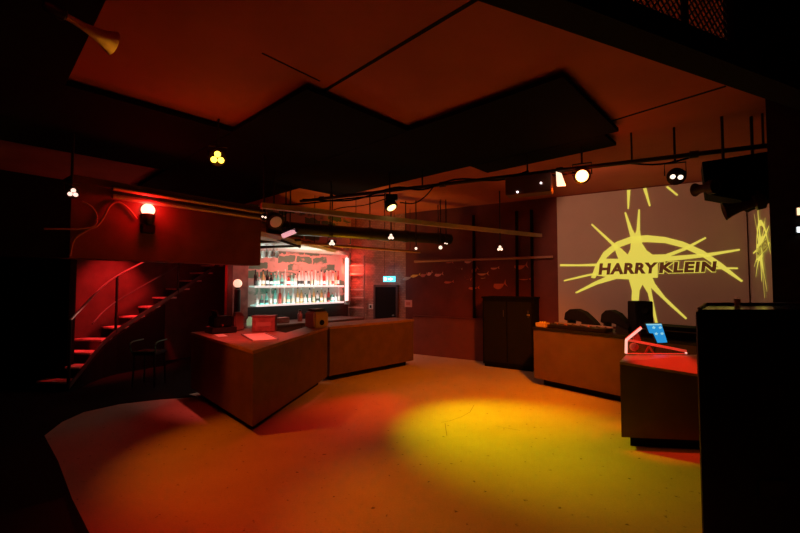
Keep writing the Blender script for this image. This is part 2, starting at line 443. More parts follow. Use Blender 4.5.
# cables slung along it
def cable(pts, r, m, label):
    return tag(MB().path(pts, r).build('cable', m, smooth=True), label, 'cable')
P = pipe_at
cable([P(-.45) + V((0, -.05, .02)), P(-.2) + V((0, -.05, -.1)), P(0) + V((0, -.06, .03)), P(.12) + V((0, -.06, -.06)), P(.25) + V((0, -.06, .04)), P(.4) + V((0, -.06, -.05)), P(.5) + V((0, -.06, .03))], .014, BLK, 'black cable slung in loops along the lighting bar, left half')
cable([P(.5) + V((.02, .06, .03)), P(.62) + V((0, .06, -.05)), P(.75) + V((0, .06, .03)), P(.88) + V((0, .06, -.06)), P(1.0) + V((0, .06, .03))], .012, BLK, 'black cable slung along the lighting bar near the screen')
cable([P(.0) + V((.1, -.05, -.22)), P(.06) + V((.1, -.08, -.26)), P(.12) + V((.05, -.05, -.16)), P(.17) + V((0, -.05, 0))], .010, BLK, 'thin drooping cable right of the hanging spotlight')
cable([at_y(262, 205, 6.6), at_y(300, 204, 6.6), at_y(345, 199, 6.6), at_y(385, 195, 6.6)], .012, BLK, 'black cable under the tan ceiling, above the bottle shelves')
cable([at_y(325, 214, 6.5), at_y(340, 208, 6.5), at_y(365, 205, 6.5), at_y(388, 198, 6.5)], .008, BLK, 'thin cable left of the hanging spotlight')

# ---------------------------------------------------------------- balcony front (bulkhead) on the left
B0, B1 = V((-3.7, 5.1, 0)), V((-2.4, 6.86, 0)); BD = (B1 - B0).normalized(); BN = V((BD.y, -BD.x, 0))     # BN faces the dance floor
def bk(s, z, off=0): return B0 + BD * s + BN * off + V((0, 0, z))
BL = (B1 - B0).length
def bprism(s0, s1, o0, o1): return [bk(s0, 0, o0).xy, bk(s1, 0, o0).xy, bk(s1, 0, o1).xy, bk(s0, 0, o1).xy]
struct('wall_balcony', MB().prism(bprism(-.42, BL, 0, -.35), 2.2, 3.12), WALLR)
struct('wall_balcony_end', MB().prism(bprism(-3.2, -.42, .02, -.35), 2.2, 3.12), BLK)  # black paint in place of shade on the unlit end
struct('trim_balcony', MB().prism(bprism(-.42, BL, .04, -.35), 3.12, 3.2), WALLD)
for k, (z, r, lab) in enumerate(((3.1, .028, 'upper steel rail along the red balcony front'), (3.0, .034, 'lower steel rail along the red balcony front'))):
    t = thing('wall_rail', lab, 'rail', bk(-.05, z, .07))
    MB().tube(bk(-.02, z, .075), bk(BL + .02, z, .075), r, n=12).build('tube', mat('rail_metal', (.5, .42, .38), .35, .5), t, smooth=True)
    for s in (.1, .8, 1.5, 2.1): MB().tube(bk(s, z, 0), bk(s, z, .075), .014, n=8).build('bracket', BLKM, t)
# plaster wainscot shelf under the balcony: black cupboard wall left of the stairs
struct('wall_cupboard', MB().prism([(-6.13, 7.43), (-8.5, 6.9), (-8.5, 7.2), (-6.16, 7.62)], 0, 2.5), BLK)

# ---------------------------------------------------------------- stairs
NOS = [(-5.78, 7.05), (-5.80, 7.33), (-5.88, 7.68), (-5.93, 8.02), (-5.9, 8.35), (-5.75, 8.65), (-5.6, 8.95), (-5.42, 9.22), (-5.26, 9.49), (-5.1, 9.76), (-4.95, 10.03), (-4.8, 10.3), (-4.65, 10.57)]
st = thing('staircase', 'steel staircase with red lit treads climbing behind the balcony front', 'stairs', (-5.9, 7.2, 0))
TREAD = mat('tread_plate', (.75, .62, .6), .5, noise=.2, nscale=12)
for i, (x, y) in enumerate(NOS):
    z = .2 * (i + 1) - .03
    nx, ny = NOS[min(i + 1, len(NOS) - 1)] if i < len(NOS) - 1 else (x + .15, y + .27)
    d = V((nx - x, ny - y, 0)).normalized()
    l = V((-.99, .12, 0)).normalized() if i < 4 else V((-d.y, d.x, 0))
    w = (.62, .30, .72, .72, .6, .55, .5, .5, .5, .5, .5, .5, .5)[i]
    a = V((x, y, 0)) + l * .02
    poly = [a.xy, (a + l * w).xy, (a + l * w + d * .3).xy, (a + d * .3).xy]
    MB().prism(poly, z - .035, z).build('tread', TREAD, st)
def st_line(off, z, i0, i1, side=0): return [V((x, y, .2 * (i + 1) - .03 + z)) for i, (x, y) in enumerate(NOS)][i0:i1]
mb = MB(); L = st_line(0, 0, 0, 13)
for a, b in zip(L, L[1:]):
    n = V((b.y - a.y, -(b.x - a.x), 0)).normalized() * .02
    mb.add([a + V((0, 0, -.12)), b + V((0, 0, -.12)), b + V((0, 0, -.03)), a + V((0, 0, -.03)), a + n + V((0, 0, -.12)), b + n + V((0, 0, -.12)), b + n + V((0, 0, -.03)), a + n + V((0, 0, -.03))],
           [(0, 1, 2, 3), (7, 6, 5, 4), (0, 4, 5, 1), (3, 2, 6, 7), (0, 3, 7, 4), (1, 5, 6, 2)])
mb.build('stringer', DKSTEEL, st)
MB().path(st_line(0, 1.08, 0, 13), .02, sub=3).build('handrail', mat('rail_steel', (.45, .4, .4), .3, .8), st, smooth=True)
MB().path(st_line(0, .55, 2, 13), .014, sub=3).build('mid_rail', DKSTEEL, st, smooth=True)
for i in (0, 4, 8, 12):
    x, y = NOS[i]; z = .2 * (i + 1) - .03
    MB().tube((x, y, z - .1), (x, y, z + 1.08), .025, n=10).build('post', BLKM, st, smooth=True)
# black boarding under the flight
pts = [V((x + .03, y, .2 * (i + 1) - .19)) for i, (x, y) in enumerate(NOS)][:8]
mb = MB()
for a, b in zip(pts, pts[1:]):
    mb.add([(a.x, a.y, 0), (b.x, b.y, 0), b, a, (a.x - .04, a.y, 0), (b.x - .04, b.y, 0), b - V((.04, 0, 0)), a - V((.04, 0, 0))],
           [(0, 1, 2, 3), (7, 6, 5, 4), (0, 3, 7, 4), (1, 5, 6, 2), (3, 2, 6, 7), (0, 4, 5, 1)])
struct('wall_understair', mb, BLK)

# ---------------------------------------------------------------- bar
A, L_, M_, R_ = V((-1.82, 5.0, 0)), V((-3.57, 6.86, 0)), V((-1.37, 7.7, 0)), V((.33, 9.3, 0))
n1 = V((.728, .685, 0))
Li = L_ + n1 * 1.15
top1 = [A.xy, M_.xy, (-1.81, 7.77), (-1.93, 6.80), Li.xy, L_.xy]
def inset(poly, d):
    n = len(poly); a = sum(poly[i][0] * poly[(i + 1) % n][1] - poly[(i + 1) % n][0] * poly[i][1] for i in range(n)); sg = 1 if a > 0 else -1
    out = []
    for i in range(n):
        p0, p1, p2 = V(poly[i - 1]), V(poly[i]), V(poly[(i + 1) % n])
        d1 = (p1 - p0).normalized(); d2 = (p2 - p1).normalized()
        m1 = V((-d1.y, d1.x)) * sg; m2 = V((-d2.y, d2.x)) * sg
        k = 1 + m1.dot(m2)
        out.append(tuple(p1 + (m1 + m2) * (d / max(k, .3))))
    return out
def counter(name, poly, label, z0, zt, m, mtop, cat='bar counter', ins=.14):
    c = V((sum(p[0] for p in poly) / len(poly), sum(p[1] for p in poly) / len(poly), 0))
    t = thing(name, label, cat, c)
    MB().prism(inset(poly, ins), 0, z0).build('plinth', BLK, t)
    MB().prism(inset(poly, .015), z0, zt - .045).build('front_panel', m, t)
    MB().prism(poly, zt - .045, zt).build('counter_top', mtop, t, bev=.004)
    return t
bar1 = counter('bar_counter', top1, 'angled wooden bar counter with its pointed corner towards the dance floor', .12, 1.06, WOOD, WOODTOP)
M2 = M_ + V((.02, .012, 0)); nR = V((-.685, .728, 0))
top2 = [M2.xy, R_.xy, (R_ + nR * .7).xy, (M2 + nR * .7).xy]
bar2 = counter('bar_counter', top2, 'straight wooden bar counter right of the square pale box', .12, 1.06, WOOD, WOODTOP)

# back bar cabinet under the shelves
bb = thing('back_bar', 'low dark cabinet below the lit bottle shelves', 'cabinet', pq(5.8, 8.9))
MB().prism([pq(4.13, 8.35).xy, pq(7.45, 8.35).xy, pq(7.45, 9.30).xy, pq(4.13, 9.30).xy], 0, .9).build('carcass', mat('dark_wood', (.10, .06, .05), .6), bb)
MB().prism([pq(4.12, 8.32).xy, pq(7.47, 8.32).xy, pq(7.47, 9.31).xy, pq(4.12, 9.31).xy], .9, .94).build('worktop', mat('dark_top', (.14, .08, .07), .35), bb, bev=.005)
for k in range(5):
    p0 = 4.16 + .655 * k
    dr = MB().prism([pq(p0, 8.33).xy, pq(p0 + .63, 8.33).xy, pq(p0 + .63, 8.36).xy, pq(p0, 8.36).xy], .08, .86).build('door', mat('dark_wood2', (.12, .07, .06), .6), bb)
    MB().tube(pq(p0 + .58, 8.315, .6), pq(p0 + .58, 8.315, .75), .01, n=8).build('handle', STEEL, dr)

# shelves
SHW = mat('lit_shelf', (.8, .85, .85), .4, emit=(.45, 1, .85), es=.6)
SHE = mat('lit_shelf_edge', (.8, .8, .8), .4, emit=(1, .85, .8), es=.8)
QW = 9.33
def shelf(z, p0, p1, label):
    t = thing('bottle_shelf', label, 'shelf', pq((p0 + p1) / 2, QW - .14, z))
    MB().prism([pq(p0, QW - .27).xy, pq(p1, QW - .27).xy, pq(p1, QW - .002).xy, pq(p0, QW - .002).xy], z - .03, z).build('glowing_board', SHW, t)
    MB().prism([pq(p0, QW - .285).xy, pq(p1, QW - .285).xy, pq(p1, QW - .271).xy, pq(p0, QW - .271).xy], z - .04, z + .004).build('edge_strip', SHE, t)
    return t
ZS1, ZS2 = 1.83, 1.37
shelf(ZS1, 4.62, 7.33, 'upper glowing shelf lined with bottles behind the bar')
shelf(ZS2, 4.66, 7.33, 'lower glowing shelf lined with bottles behind the bar')
# neon tube at the right end
t = thing('light_tube', 'white pink upright light tube right of the bottle shelves', 'light', pq(7.42, QW - .3, 1.4))
MB().tube(pq(7.42, QW - .3, 1.38), pq(7.42, QW - .3, 2.62), .045, n=14).build('tube', mat('tube_glow', (.9, .8, .8), .4, emit=(1, .5, .45), es=2.5), t, smooth=True)
for z in (1.34, 2.62): MB().tube(pq(7.42, QW - .3, z), pq(7.42, QW - .3, z + .05), .06, n=14).build('socket', STEEL, t, smooth=True)
MB().box(pq(7.50, QW - .22, 1.98), (.05, .2, 1.4), math.atan2(E1.y, E1.x)).build('bracket', mat('pale_post', (.55, .5, .5), .6), t)
# ceiling of the bar
struct('trim_bar_ceiling', MB().prism([(-2.42, 6.95), (-1.52, 12.0), (-4.0, 9.42), (-3.5, 7.9)], 2.72, 2.8), WHITE)
for k, (a, b, r, lab) in enumerate(((at_y(256, 242, 7.6), at_y(300, 240, 8.4), .03, 'upper black pipe crossing the white bar ceiling'), (at_y(256, 247.3, 7.5), at_y(300, 246, 8.6), .028, 'lower black pipe crossing the white bar ceiling'),
                                    (at_y(268, 236, 7.4), at_y(300, 247, 8.2), .025, 'slanting black pipe crossing the white bar ceiling'))):
    tag(MB().tube(a, b, r, n=10).build('pipe', BLKM, smooth=True), lab, 'pipe')

# bottles
GLS = {'clear': mat('clear_glass', (.88, .92, .92), .2, trans=.25), 'teal': mat('teal_glass', (.30, .85, .76), .2, trans=.25), 'dark': mat('dark_glass', (.03, .02, .02), .15),
       'red': mat('red_glass', (.75, .08, .06), .2, trans=.3), 'amber': mat('amber_glass', (.8, .45, .2), .2, trans=.2), 'pink': mat('pink_glass', (.9, .6, .55), .2, trans=.2)}
LAB = [mat('label_white', (.85, .85, .82), .7), mat('label_cream', (.8, .65, .5), .7), mat('label_red', (.6, .1, .08), .7), mat('label_dark', (.06, .05, .05), .7)]
CAPS = [mat('cap_dark', (.05, .04, .04), .4), mat('cap_red', (.6, .08, .06), .4), mat('cap_pale', (.8, .7, .65), .4)]
PROF = {'tall': ([(0, .036), (.19, .036), (.225, .030), (.245, .014), (.31, .013)], .31),
        'round': ([(0, .048), (.13, .05), (.17, .044), (.20, .018), (.26, .016)], .26),
        'slim': ([(0, .03), (.20, .03), (.26, .013), (.335, .012)], .335),
        'squat': ([(0, .055), (.11, .055), (.14, .03), (.15, .02), (.20, .018)], .20)}
def bottle_proto(shape, colour, lab, cap):
    pr, h = PROF[shape]
    t = thing('bottle', '', 'bottle', (0, 0, 0))
    MB().revolve((0, 0, 0), (0, 0, 1), pr, 14).build('glass_body', GLS[colour], t, smooth=True)
    MB().revolve((0, 0, h - .012), (0, 0, 1), [(0, .017), (.035, .017), (.038, .012)], 12).build('cap', CAPS[cap], t, smooth=True)
    r = pr[0][1] + .0015
    MB().revolve((0, 0, .04), (0, 0, 1), [(0, r), (.07 if shape != 'slim' else .09, r)], 14).build('paper_label', LAB[lab], t, smooth=True)
    return t
ORD = ['leftmost', 'second', 'third', 'fourth', 'fifth', 'sixth', 'seventh', 'eighth', 'ninth', 'tenth', 'eleventh', 'twelfth', 'thirteenth', 'fourteenth', 'fifteenth', 'sixteenth', 'seventeenth', 'eighteenth',
       'nineteenth', 'twentieth', 'twenty-first', 'twenty-second', 'twenty-third', 'twenty-fourth', 'twenty-fifth', 'twenty-sixth']
WORDS = {'tall': 'tall', 'round': 'round shouldered', 'slim': 'slim long-necked', 'squat': 'squat'}
CW = {'clear': 'clear', 'teal': 'teal', 'dark': 'dark', 'red': 'red', 'amber': 'amber', 'pink': 'pinkish'}
protos = {}
UP = [('tall', 'dark', 3, 0), ('squat', 'clear', 0, 1), ('tall', 'amber', 0, 0), ('tall', 'dark', 0, 0), ('round', 'dark', 0, 1), ('round', 'teal', 0, 2), ('tall', 'teal', 0, 2), ('round', 'teal', 3, 2), ('slim', 'clear', 0, 2),
      ('squat', 'red', 0, 0), ('round', 'teal', 0, 2), ('round', 'clear', 0, 0), ('tall', 'clear', 3, 0), ('tall', 'clear', 3, 2), ('tall', 'clear', 0, 0), ('tall', 'clear', 3, 2), ('slim', 'clear', 1, 1), ('slim', 'clear', 0, 2),
      ('tall', 'pink', 0, 0), ('slim', 'clear', 0, 0), ('tall', 'red', 0, 0), ('slim', 'clear', 0, 2), ('slim', 'pink', 1, 2), ('tall', 'clear', 2, 1), ('slim', 'amber', 1, 0), ('slim', 'red', 0, 1)]
LO = [('squat', 'clear', 0, 2), ('squat', 'teal', 3, 2), ('round', 'teal', 3, 0), ('slim', 'pink', 0, 2), ('tall', 'teal', 0, 0), ('tall', 'red', 2, 1), ('slim', 'clear', 1, 2), ('round', 'teal', 1, 2), ('tall', 'clear', 1, 2),
      ('slim', 'amber', 0, 0), ('tall', 'amber', 1, 2), ('squat', 'clear', 0, 0), ('tall', 'pink', 0, 0), ('slim', 'amber', 1, 2), ('round', 'clear', 3, 0), ('tall', 'amber', 0, 2), ('round', 'pink', 1, 0), ('tall', 'red', 3, 0),
      ('squat', 'teal', 0, 1), ('squat', 'clear', 0, 2), ('slim', 'pink', 0, 2)]
for kinds, z, p0, p1, nm in ((UP, ZS1, 4.70, 7.24, 'upper'), (LO, ZS2, 4.74, 7.26, 'lower')):
    for i, kd in enumerate(kinds):
        pos = pq(p0 + (p1 - p0) * i / (len(kinds) - 1), QW - .15 + random.uniform(-.02, .02), z)
        if kd in protos: o = copy_tree(protos[kd])
        else: o = protos[kd] = bottle_proto(*kd)
        o.scale = (1.08, 1.08, 1.18) if kd[0] in ('tall', 'slim') else (.86, .86, 1.12); o.location = pos; o.rotation_euler.z = random.uniform(0, 6)
        place = 'rightmost' if i == len(kinds) - 1 else ('leftmost' if i == 0 else ORD[i] + ' from the left')
        o['label'] = f'{CW[kd[1]]} {WORDS[kd[0]]} bottle on the {nm} glowing shelf, {place}'
        o['group'] = f'bottles on the {nm} glowing shelf'

# things on and behind the bar
RZ1 = math.atan2(E1.y, E1.x)
t = thing('globe_lamp', 'glowing globe lamp on a dark column left of the bottle shelves', 'lamp', (-3.77, 9.3, .94))
MB().revolve((-3.77, 9.3, .94), (0, 0, 1), [(0, .10), (.03, .10), (.04, .07), (.80, .07), (.82, .05), (.86, .05)], 16).build('column', BLKM, t, smooth=True)
MB().sphere((-3.77, 9.3, 1.89), .098).build('globe', mat('globe_glow', (.9, .8, .7), .4, emit=(1, .6, .42), es=1.05), t, smooth=True)
lamp('POINT', (-4.15, 8.9, 2.05), *lv('globe'), radius=.1, parent=t)  # added red point beside the globe, lights the wall towards the stairs
for z in (ZS1, ZS2): lamp('AREA', pq(6.0, QW - .30, z + .02), *lv('shelf'), pq(6.0, QW - .12, z + .17), size=(2.55, .03), name='shelf_strip_light')
def obox(name, label, cat, c, size, rz, m, bev=.008):
    o = thing(name, label, cat, c); MB().box(V(c) + V((0, 0, size[2] / 2)), size, rz).build('body', m, o, bev=bev); return o
RZA = math.atan2(n1.y, n1.x)
ZT = 1.062
t = thing('canister', 'pinkish upright container on the bar beside the black till', 'container', (-2.90, 7.18, ZT))
MB().box((-2.90, 7.18, ZT + .14), (.17, .17, .28), RZA).build('body', mat('dusty_pink', (.36, .19, .18), .6), t, bev=.02)
MB().box((-2.90, 7.18, ZT + .30), (.13, .13, .035), RZA).build('lid', mat('dusty_pink2', (.45, .25, .24), .5), t, bev=.01)
t = thing('till', 'black cash till on the left end of the bar', 'till', (-3.05, 6.84, ZT))
MB().box((-3.05, 6.84, ZT + .05), (.40, .40, .10), RZA).build('cash_drawer', BLKM, t, bev=.01)
mb = MB(); R = Matrix.Rotation(RZA - PI, 3, 'Z')
mb.box((-3.05, 6.84, ZT + .19), (.30, .32, .18), RZA); mb.build('housing', BLK, t, bev=.02)
MB().box((-3.12, 6.80, ZT + .29), (.03, .26, .17), RZA, Matrix.Rotation(RZA, 3, 'Z') @ Matrix.Rotation(-.3, 3, 'Y')).build('display', mat('till_screen', (.05, .04, .04), .15), t, bev=.005)
MB().box((-2.95, 6.66, ZT + .14), (.10, .02, .03), RZA - PI / 2).build('printer_slot', mat('till_red', (.4, .08, .06), .4), t)
t = thing('printed_crate', 'printed red brown crate on the bar left of the pale box', 'crate', (-2.36, 7.02, ZT))
CR = mat('crate_red', (.30, .13, .11), .6, noise=.3, nscale=14)
MB().box((-2.36, 7.02, ZT + .125), (.38, .24, .25), 0.12).build('body', CR, t, bev=.008)
MB().box((-2.36, 7.02, ZT + .262), (.40, .26, .025), 0.12).build('rim', mat('crate_dark', (.25, .10, .09), .6), t, bev=.005)
MB().box((-2.345, 6.897, ZT + .13), (.24, .006, .07), 0.12).build('print', mat('crate_print', (.42, .25, .22), .6), t)
t = thing('pale_box', 'square pale box with a round dark hole standing where the two bar counters meet', 'box', (-1.58, 7.62, ZT))
PB_ = mat('pale_board', (.42, .33, .29), .7, noise=.08)
body = MB().box((-1.58, 7.62, ZT + .15), (.33, .33, .30), RZ1).build('body', PB_, t, bev=.03)
MB().box((-1.58, 7.62, ZT + .325), (.24, .24, .05), RZ1).build('lid', BLKM, t, bev=.015)
fc = V((-1.58, 7.62, ZT + .10)) - E2 * .163
MB().tube(fc, fc - E2 * .012, .05, n=18).build('hole', BLK, t, smooth=True)
t = thing('paper_sheet', 'white paper sheet lying on the bar before the till', 'paper', (-2.84, 6.46, ZT))
MB().box((-2.86, 6.42, ZT + .004), (.14, .36, .006), RZA - PI / 2 + PI / 2 - .15).build('sheet', PAPER, t)
c_ = V((-2.18, 6.22, ZT))
t = thing('bar_light_patch', 'pale slab painted as a patch of light on the bar near its pointed corner', 'light patch', c_)
MB().box(c_ + V((0, 0, .006)), (.36, .85, .012), .55).build('patch_slab', mat('light_patch_pale', (.92, .88, .84), .4, .0), t)  # near-white slab puts the bright patch of light into the colour
for s in (-1, 1): MB().box(c_ + Matrix.Rotation(.55, 3, 'Z') @ V((s * .18, 0, .014)), (.012, .85, .024), .55).build('rim', STEEL, t)
# bits on the back bar: jars and boxes
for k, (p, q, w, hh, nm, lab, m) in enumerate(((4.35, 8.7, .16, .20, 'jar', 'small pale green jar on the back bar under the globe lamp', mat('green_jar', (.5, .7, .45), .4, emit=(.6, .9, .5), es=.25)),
        (5.15, 8.7, .30, .13, 'tool_box', 'low red box on the back bar behind the printed crate', CR), (5.65, 8.7, .12, .26, 'jug', 'dark red jug on the back bar below the shelves', mat('jug_red', (.3, .08, .07), .3)),
        (6.1, 8.75, .12, .24, 'flask', 'dark flask on the back bar nearest the pale box', BLKM))):
    c = pq(p, q, .942)
    t = thing(nm, lab, nm.replace('_', ' '), c)
    if nm == 'tool_box':
        MB().box(c + V((0, 0, hh / 2)), (w, .2, hh), RZ1).build('body', m, t, bev=.01)
        MB().tube(c + V((-.06, -.02, hh + .03)), c + V((.06, .02, hh + .03)), .01, n=8).build('handle', BLKM, t)
    else:
        MB().revolve(c, (0, 0, 1), [(0, w / 2), (hh * .65, w / 2), (hh * .85, w * .3), (hh, w * .3)], 14).build('body', m, t, smooth=True)
        MB().revolve(c + V((0, 0, hh)), (0, 0, 1), [(0, w * .33), (.03, w * .33)], 14).build('lid', BLKM, t, smooth=True)

# dim stool under the stairs
c = at_z(149, 386, 0)
t = thing('stool', 'dark stool with thin green arms standing under the stairs', 'stool', (c.x, c.y, 0))
MB().box((c.x, c.y, .62), (.42, .38, .06)).build('seat', BLKM, t, bev=.015)
for sx in (-1, 1):
    for sy in (-1, 1): MB().tube((c.x + sx * .2, c.y + sy * .17, 0), (c.x + sx * .18, c.y + sy * .15, .6), .016, n=8).build('leg', BLKM, t)
GR = mat('green_lacquer', (.06, .30, .16), .35)
for sx in (-1, 1): MB().path([(c.x + sx * .22, c.y - .19, .65), (c.x + sx * .23, c.y - .19, .82), (c.x + sx * .22, c.y + .15, .84)], .012, sub=4).build('arm', GR, t, smooth=True)
MB().tube((c.x - .22, c.y - .2, .66), (c.x + .22, c.y - .2, .66), .010, n=8).build('front_bar', GR, t, smooth=True)

# stemmed glasses hanging upside down from the bar ceiling
first = None
for k, (u, dy) in enumerate(((259.5, 0), (263, .25), (266.5, 0), (270, .25), (273.5, 0), (277, .25))):
    c = at_y(u, 255, 8.5 + dy); c.z = 2.72
    if first is None:
        first = thing('wine_glass', '', 'glass', c)
        MB().revolve(c, (0, 0, -1), [(0, .04), (.006, .04), (.012, .008), (.11, .008)], 14).build('stem', GLS['pink'], first, smooth=True)
        MB().revolve(c, (0, 0, -1), [(.11, .010), (.15, .042), (.21, .048), (.27, .038)], 14).build('bowl', GLS['clear'], first, smooth=True)
        g = first
    else:
        g = copy_tree(first); g.location = c
    g['label'] = 'stemmed glass hanging upside down from the white bar ceiling, ' + ('leftmost', 'second from the left', 'third from the left', 'fourth from the left', 'fifth from the left', 'rightmost')[k]
    g['group'] = 'stemmed glasses hanging over the bar'

# ---------------------------------------------------------------- ladder, exit door, sign, mural
a, b = on_w(349, 290, .14), on_w(364, 290, .14); a.z = b.z = 0
t = thing('wall_ladder', 'ladder leaning flat on the red lit brick wall right of the bar', 'ladder', (a + b) / 2)
LM = mat('ladder_red', (.55, .35, .30), .5)
for p in (a, b): MB().box(p + V((0, 0, 1.35)), (.05, .03, 2.7), math.atan2(WD.y, WD.x)).build('rail', mat('ladder_rail', (.25, .12, .1), .6), t)
for v in (265.5, 274, 289.5, 297.5, 307.5, 318):
    z = on_w(356, v, .14).z; pa = V((a.x, a.y, z)); pb = V((b.x, b.y, z)); MB().box((pa + pb) / 2, ((pb - pa).length, .06, .035), math.atan2(WD.y, WD.x)).build('rung', LM, t)
a, b = on_w(376.5, 290), on_w(397, 290); ta, tb = (a - W0).dot(WD), (b - W0).dot(WD)
def wbox(t0, t1, z0, z1, o0, o1): return MB().prism([wl(t0, 0, o0).xy, wl(t1, 0, o0).xy, wl(t1, 0, o1).xy, wl(t0, 0, o1).xy], z0, z1)
zt = on_w(386, 287).z
dr = struct('door_1', wbox(ta, tb, 0, zt, .01, .05), BLK)
for t0, t1, z0, z1 in ((ta - .06, ta, 0, zt + .06), (tb, tb + .06, 0, zt + .06), (ta - .06, tb + .06, zt, zt + .06)): wbox(t0, t1, z0, z1, .01, .07).build('door_frame', mat('frame_dark', (.06, .03, .03), .6), dr)
MB().tube(wl(tb - .08, 1.0, .05), wl(tb - .08, 1.0, .11), .02, n=10).build('door_handle', STEEL, dr, smooth=True)
a, b = on_w(383.5, 279, .3), on_w(395, 279, .3); ta, tb = (a - W0).dot(WD), (b - W0).dot(WD)
z0, z1 = on_w(389, 281.8, .3).z, on_w(389, 276.3, .3).z
t = thing('exit_sign', 'small glowing cyan escape sign hanging over the dark door', 'sign', wl((ta + tb) / 2, z0, .3))
wbox(ta, tb, z0, z1, .28, .31).build('light_box', mat('exit_glow', (.1, .5, .5), .4, emit=(.08, .75, .95), es=2.2), t)
EW = mat('exit_white', (.8, .9, .9), .4, emit=(.75, 1, 1), es=3)
zm = (z0 + z1) / 2; dz = z1 - z0
wbox(ta + .03, ta + .10, zm - dz * .3, zm + dz * .3, .311, .316).build('pictogram_door', EW, t)
tm = (ta + tb) / 2
MB().extrude([wl(tm + x, zm + y * dz, .312) for x, y in ((-.03, -.08), (.05, -.08), (.05, -.28), (.13, 0), (.05, .28), (.05, .08), (-.03, .08))], WN * .004).build('pictogram_arrow', EW, t)
for tt in (ta + .03, tb - .03): MB().tube(wl(tt, z1, .295), wl(tt, ZC, .295), .006, n=6).build('hanger', BLKM, t)
lamp('POINT', wl(tm, zm, .5), (.05, .45, 1), .6, radius=.1, parent=t)
# fish painted on the wall
MC = {'red': mat('mural_red', (.55, .16, .13), .7), 'pink': mat('mural_pink', (.70, .36, .34), .7), 'yellow': mat('mural_yellow', (.9, .65, .12), .7), 'grey': mat('mural_grey', (.45, .40, .38), .7)}
mur = thing('fish_mural', 'shoal of small painted fish on the dark red back wall', 'mural', wl(1.5, 2.2, .01))
random.seed(3)
def fish(u, v, L, hgt, tilt, m, stroke=None):
    c = on_w(u, v, .012); s = c.y / F; pts = []
    N = 12
    up = [(x, math.sin(PI * min(1, max(0, (x + .5) / .8))) ** .7 * .5 * (1 - .15 * x)) for x in [-.5 + .8 * i / N for i in range(N + 1)]]
    prof = up + [(.5, .45), (.43, 0), (.5, -.45)] + [(x, -y * .8) for x, y in up[::-1]][:-1]
    ct, sn = math.cos(tilt), math.sin(tilt)
    P = []
    for x, y in prof:
        X, Y = x * L * s, y * hgt * s
        P.append(c + WD * (X * ct - Y * sn) + V((0, 0, X * sn + Y * ct)))
    MB().extrude(P, WN * .004).build('painted_fish', m, mur)
for u, v, L, h, tl, cl in ((408, 278, 13, 4, .25, 'grey'), (415.5, 275.6, 12, 3.4, .22, 'yellow'), (424, 275, 8, 4.5, .3, 'red'), (430, 273.5, 7, 4, .5, 'pink'), (439, 274.5, 10, 4.5, .2, 'pink'), (449, 282, 11, 3.5, .1, 'red'), (449, 262, 10, 3, -.1, 'red'),
                       (469, 261.5, 10, 4, .1, 'pink'), (459, 268, 8, 2.5, -.3, 'grey'), (475, 270, 8, 5, .6, 'red'), (483, 273.5, 12, 5, 0, 'pink'), (483, 278, 5, 2, 0, 'grey'), (468, 278, 8, 4, -.4, 'red'), (474, 288, 12, 4, .1, 'red'),
                       (495, 268, 9, 3.5, .1, 'pink'), (500, 285, 14, 9, .3, 'red'), (521, 266, 14, 8, .15, 'red'), (525, 279, 12, 3, 0, 'red')):
    fish(u, v, L, h, tl, MC[cl])
a = on_w(404.8, 303.6, .01); b = on_w(412, 303.6, .01); ta, tb = (a - W0).dot(WD), (b - W0).dot(WD)
pst = thing('wall_notice', 'small pinkish square notice on the back wall above the wainscot', 'notice', wl(ta, a.z, .01))
wbox(ta, tb, on_w(408, 307).z, on_w(408, 300).z, .005, .02).build('board', MC['pink'], pst)
wbox(ta + .05, tb - .05, on_w(408, 305.2).z, on_w(408, 302).z, .02, .024).build('print', MC['red'], pst)
a = on_w(371, 306.5, .02)
sw = thing('wall_switch', 'tiny pale switch on the wall left of the dark door', 'switch', a)
MB().box(a, (.14, .03, .14), math.atan2(WD.y, WD.x)).build('plate', WHITE, sw, bev=.005)
MB().box(a + WN * .02, (.06, .02, .08), math.atan2(WD.y, WD.x)).build('rocker', BLKM, sw)

# ---------------------------------------------------------------- tall black cabinet
f0, f1 = V((1.9, 9.25, 0)), V((2.86, 8.62, 0)); d = (f1 - f0).normalized(); bn = V((-d.y, d.x, 0)); Lc = (f1 - f0).length
def cbox(s0, s1, o0, o1, z0, z1): return MB().prism([(f0 + d * s0 + bn * o0).xy, (f0 + d * s1 + bn * o0).xy, (f0 + d * s1 + bn * o1).xy, (f0 + d * s0 + bn * o1).xy], z0, z1)
t = thing('tall_cabinet', 'tall black cabinet standing between the fish mural and the screen', 'cabinet', (f0 + f1) / 2)
cbox(0, Lc, 0, .5, .06, 1.55).build('carcass', BLK, t, bev=.01)
cbox(.03, Lc - .03, .03, .47, 0, .06).build('plinth', BLK, t)
cbox(-.02, Lc + .02, -.03, .52, 1.55, 1.59).build('top', BLK, t, bev=.006)
for s0, s1 in ((.04, Lc / 2 - .01), (Lc / 2 + .01, Lc - .04)):
    dd = cbox(s0, s1, -.025, 0, .12, 1.48).build('door', mat('cabinet_door', (.008, .008, .008), .6, spec=.2), t, bev=.006)
    e = f0 + d * (s1 - .06) - bn * .04
    MB().tube(e + V((0, 0, 1.15)), e + V((0, 0, 1.3)), .009, n=8).build('handle', DKSTEEL, dd)
e = f0 + d * (Lc - .10) - bn * .03
MB().box(e + V((0, 0, 1.21)), (.05, .012, .03), math.atan2(d.y, d.x)).build('lock_plate', WHITE, t)

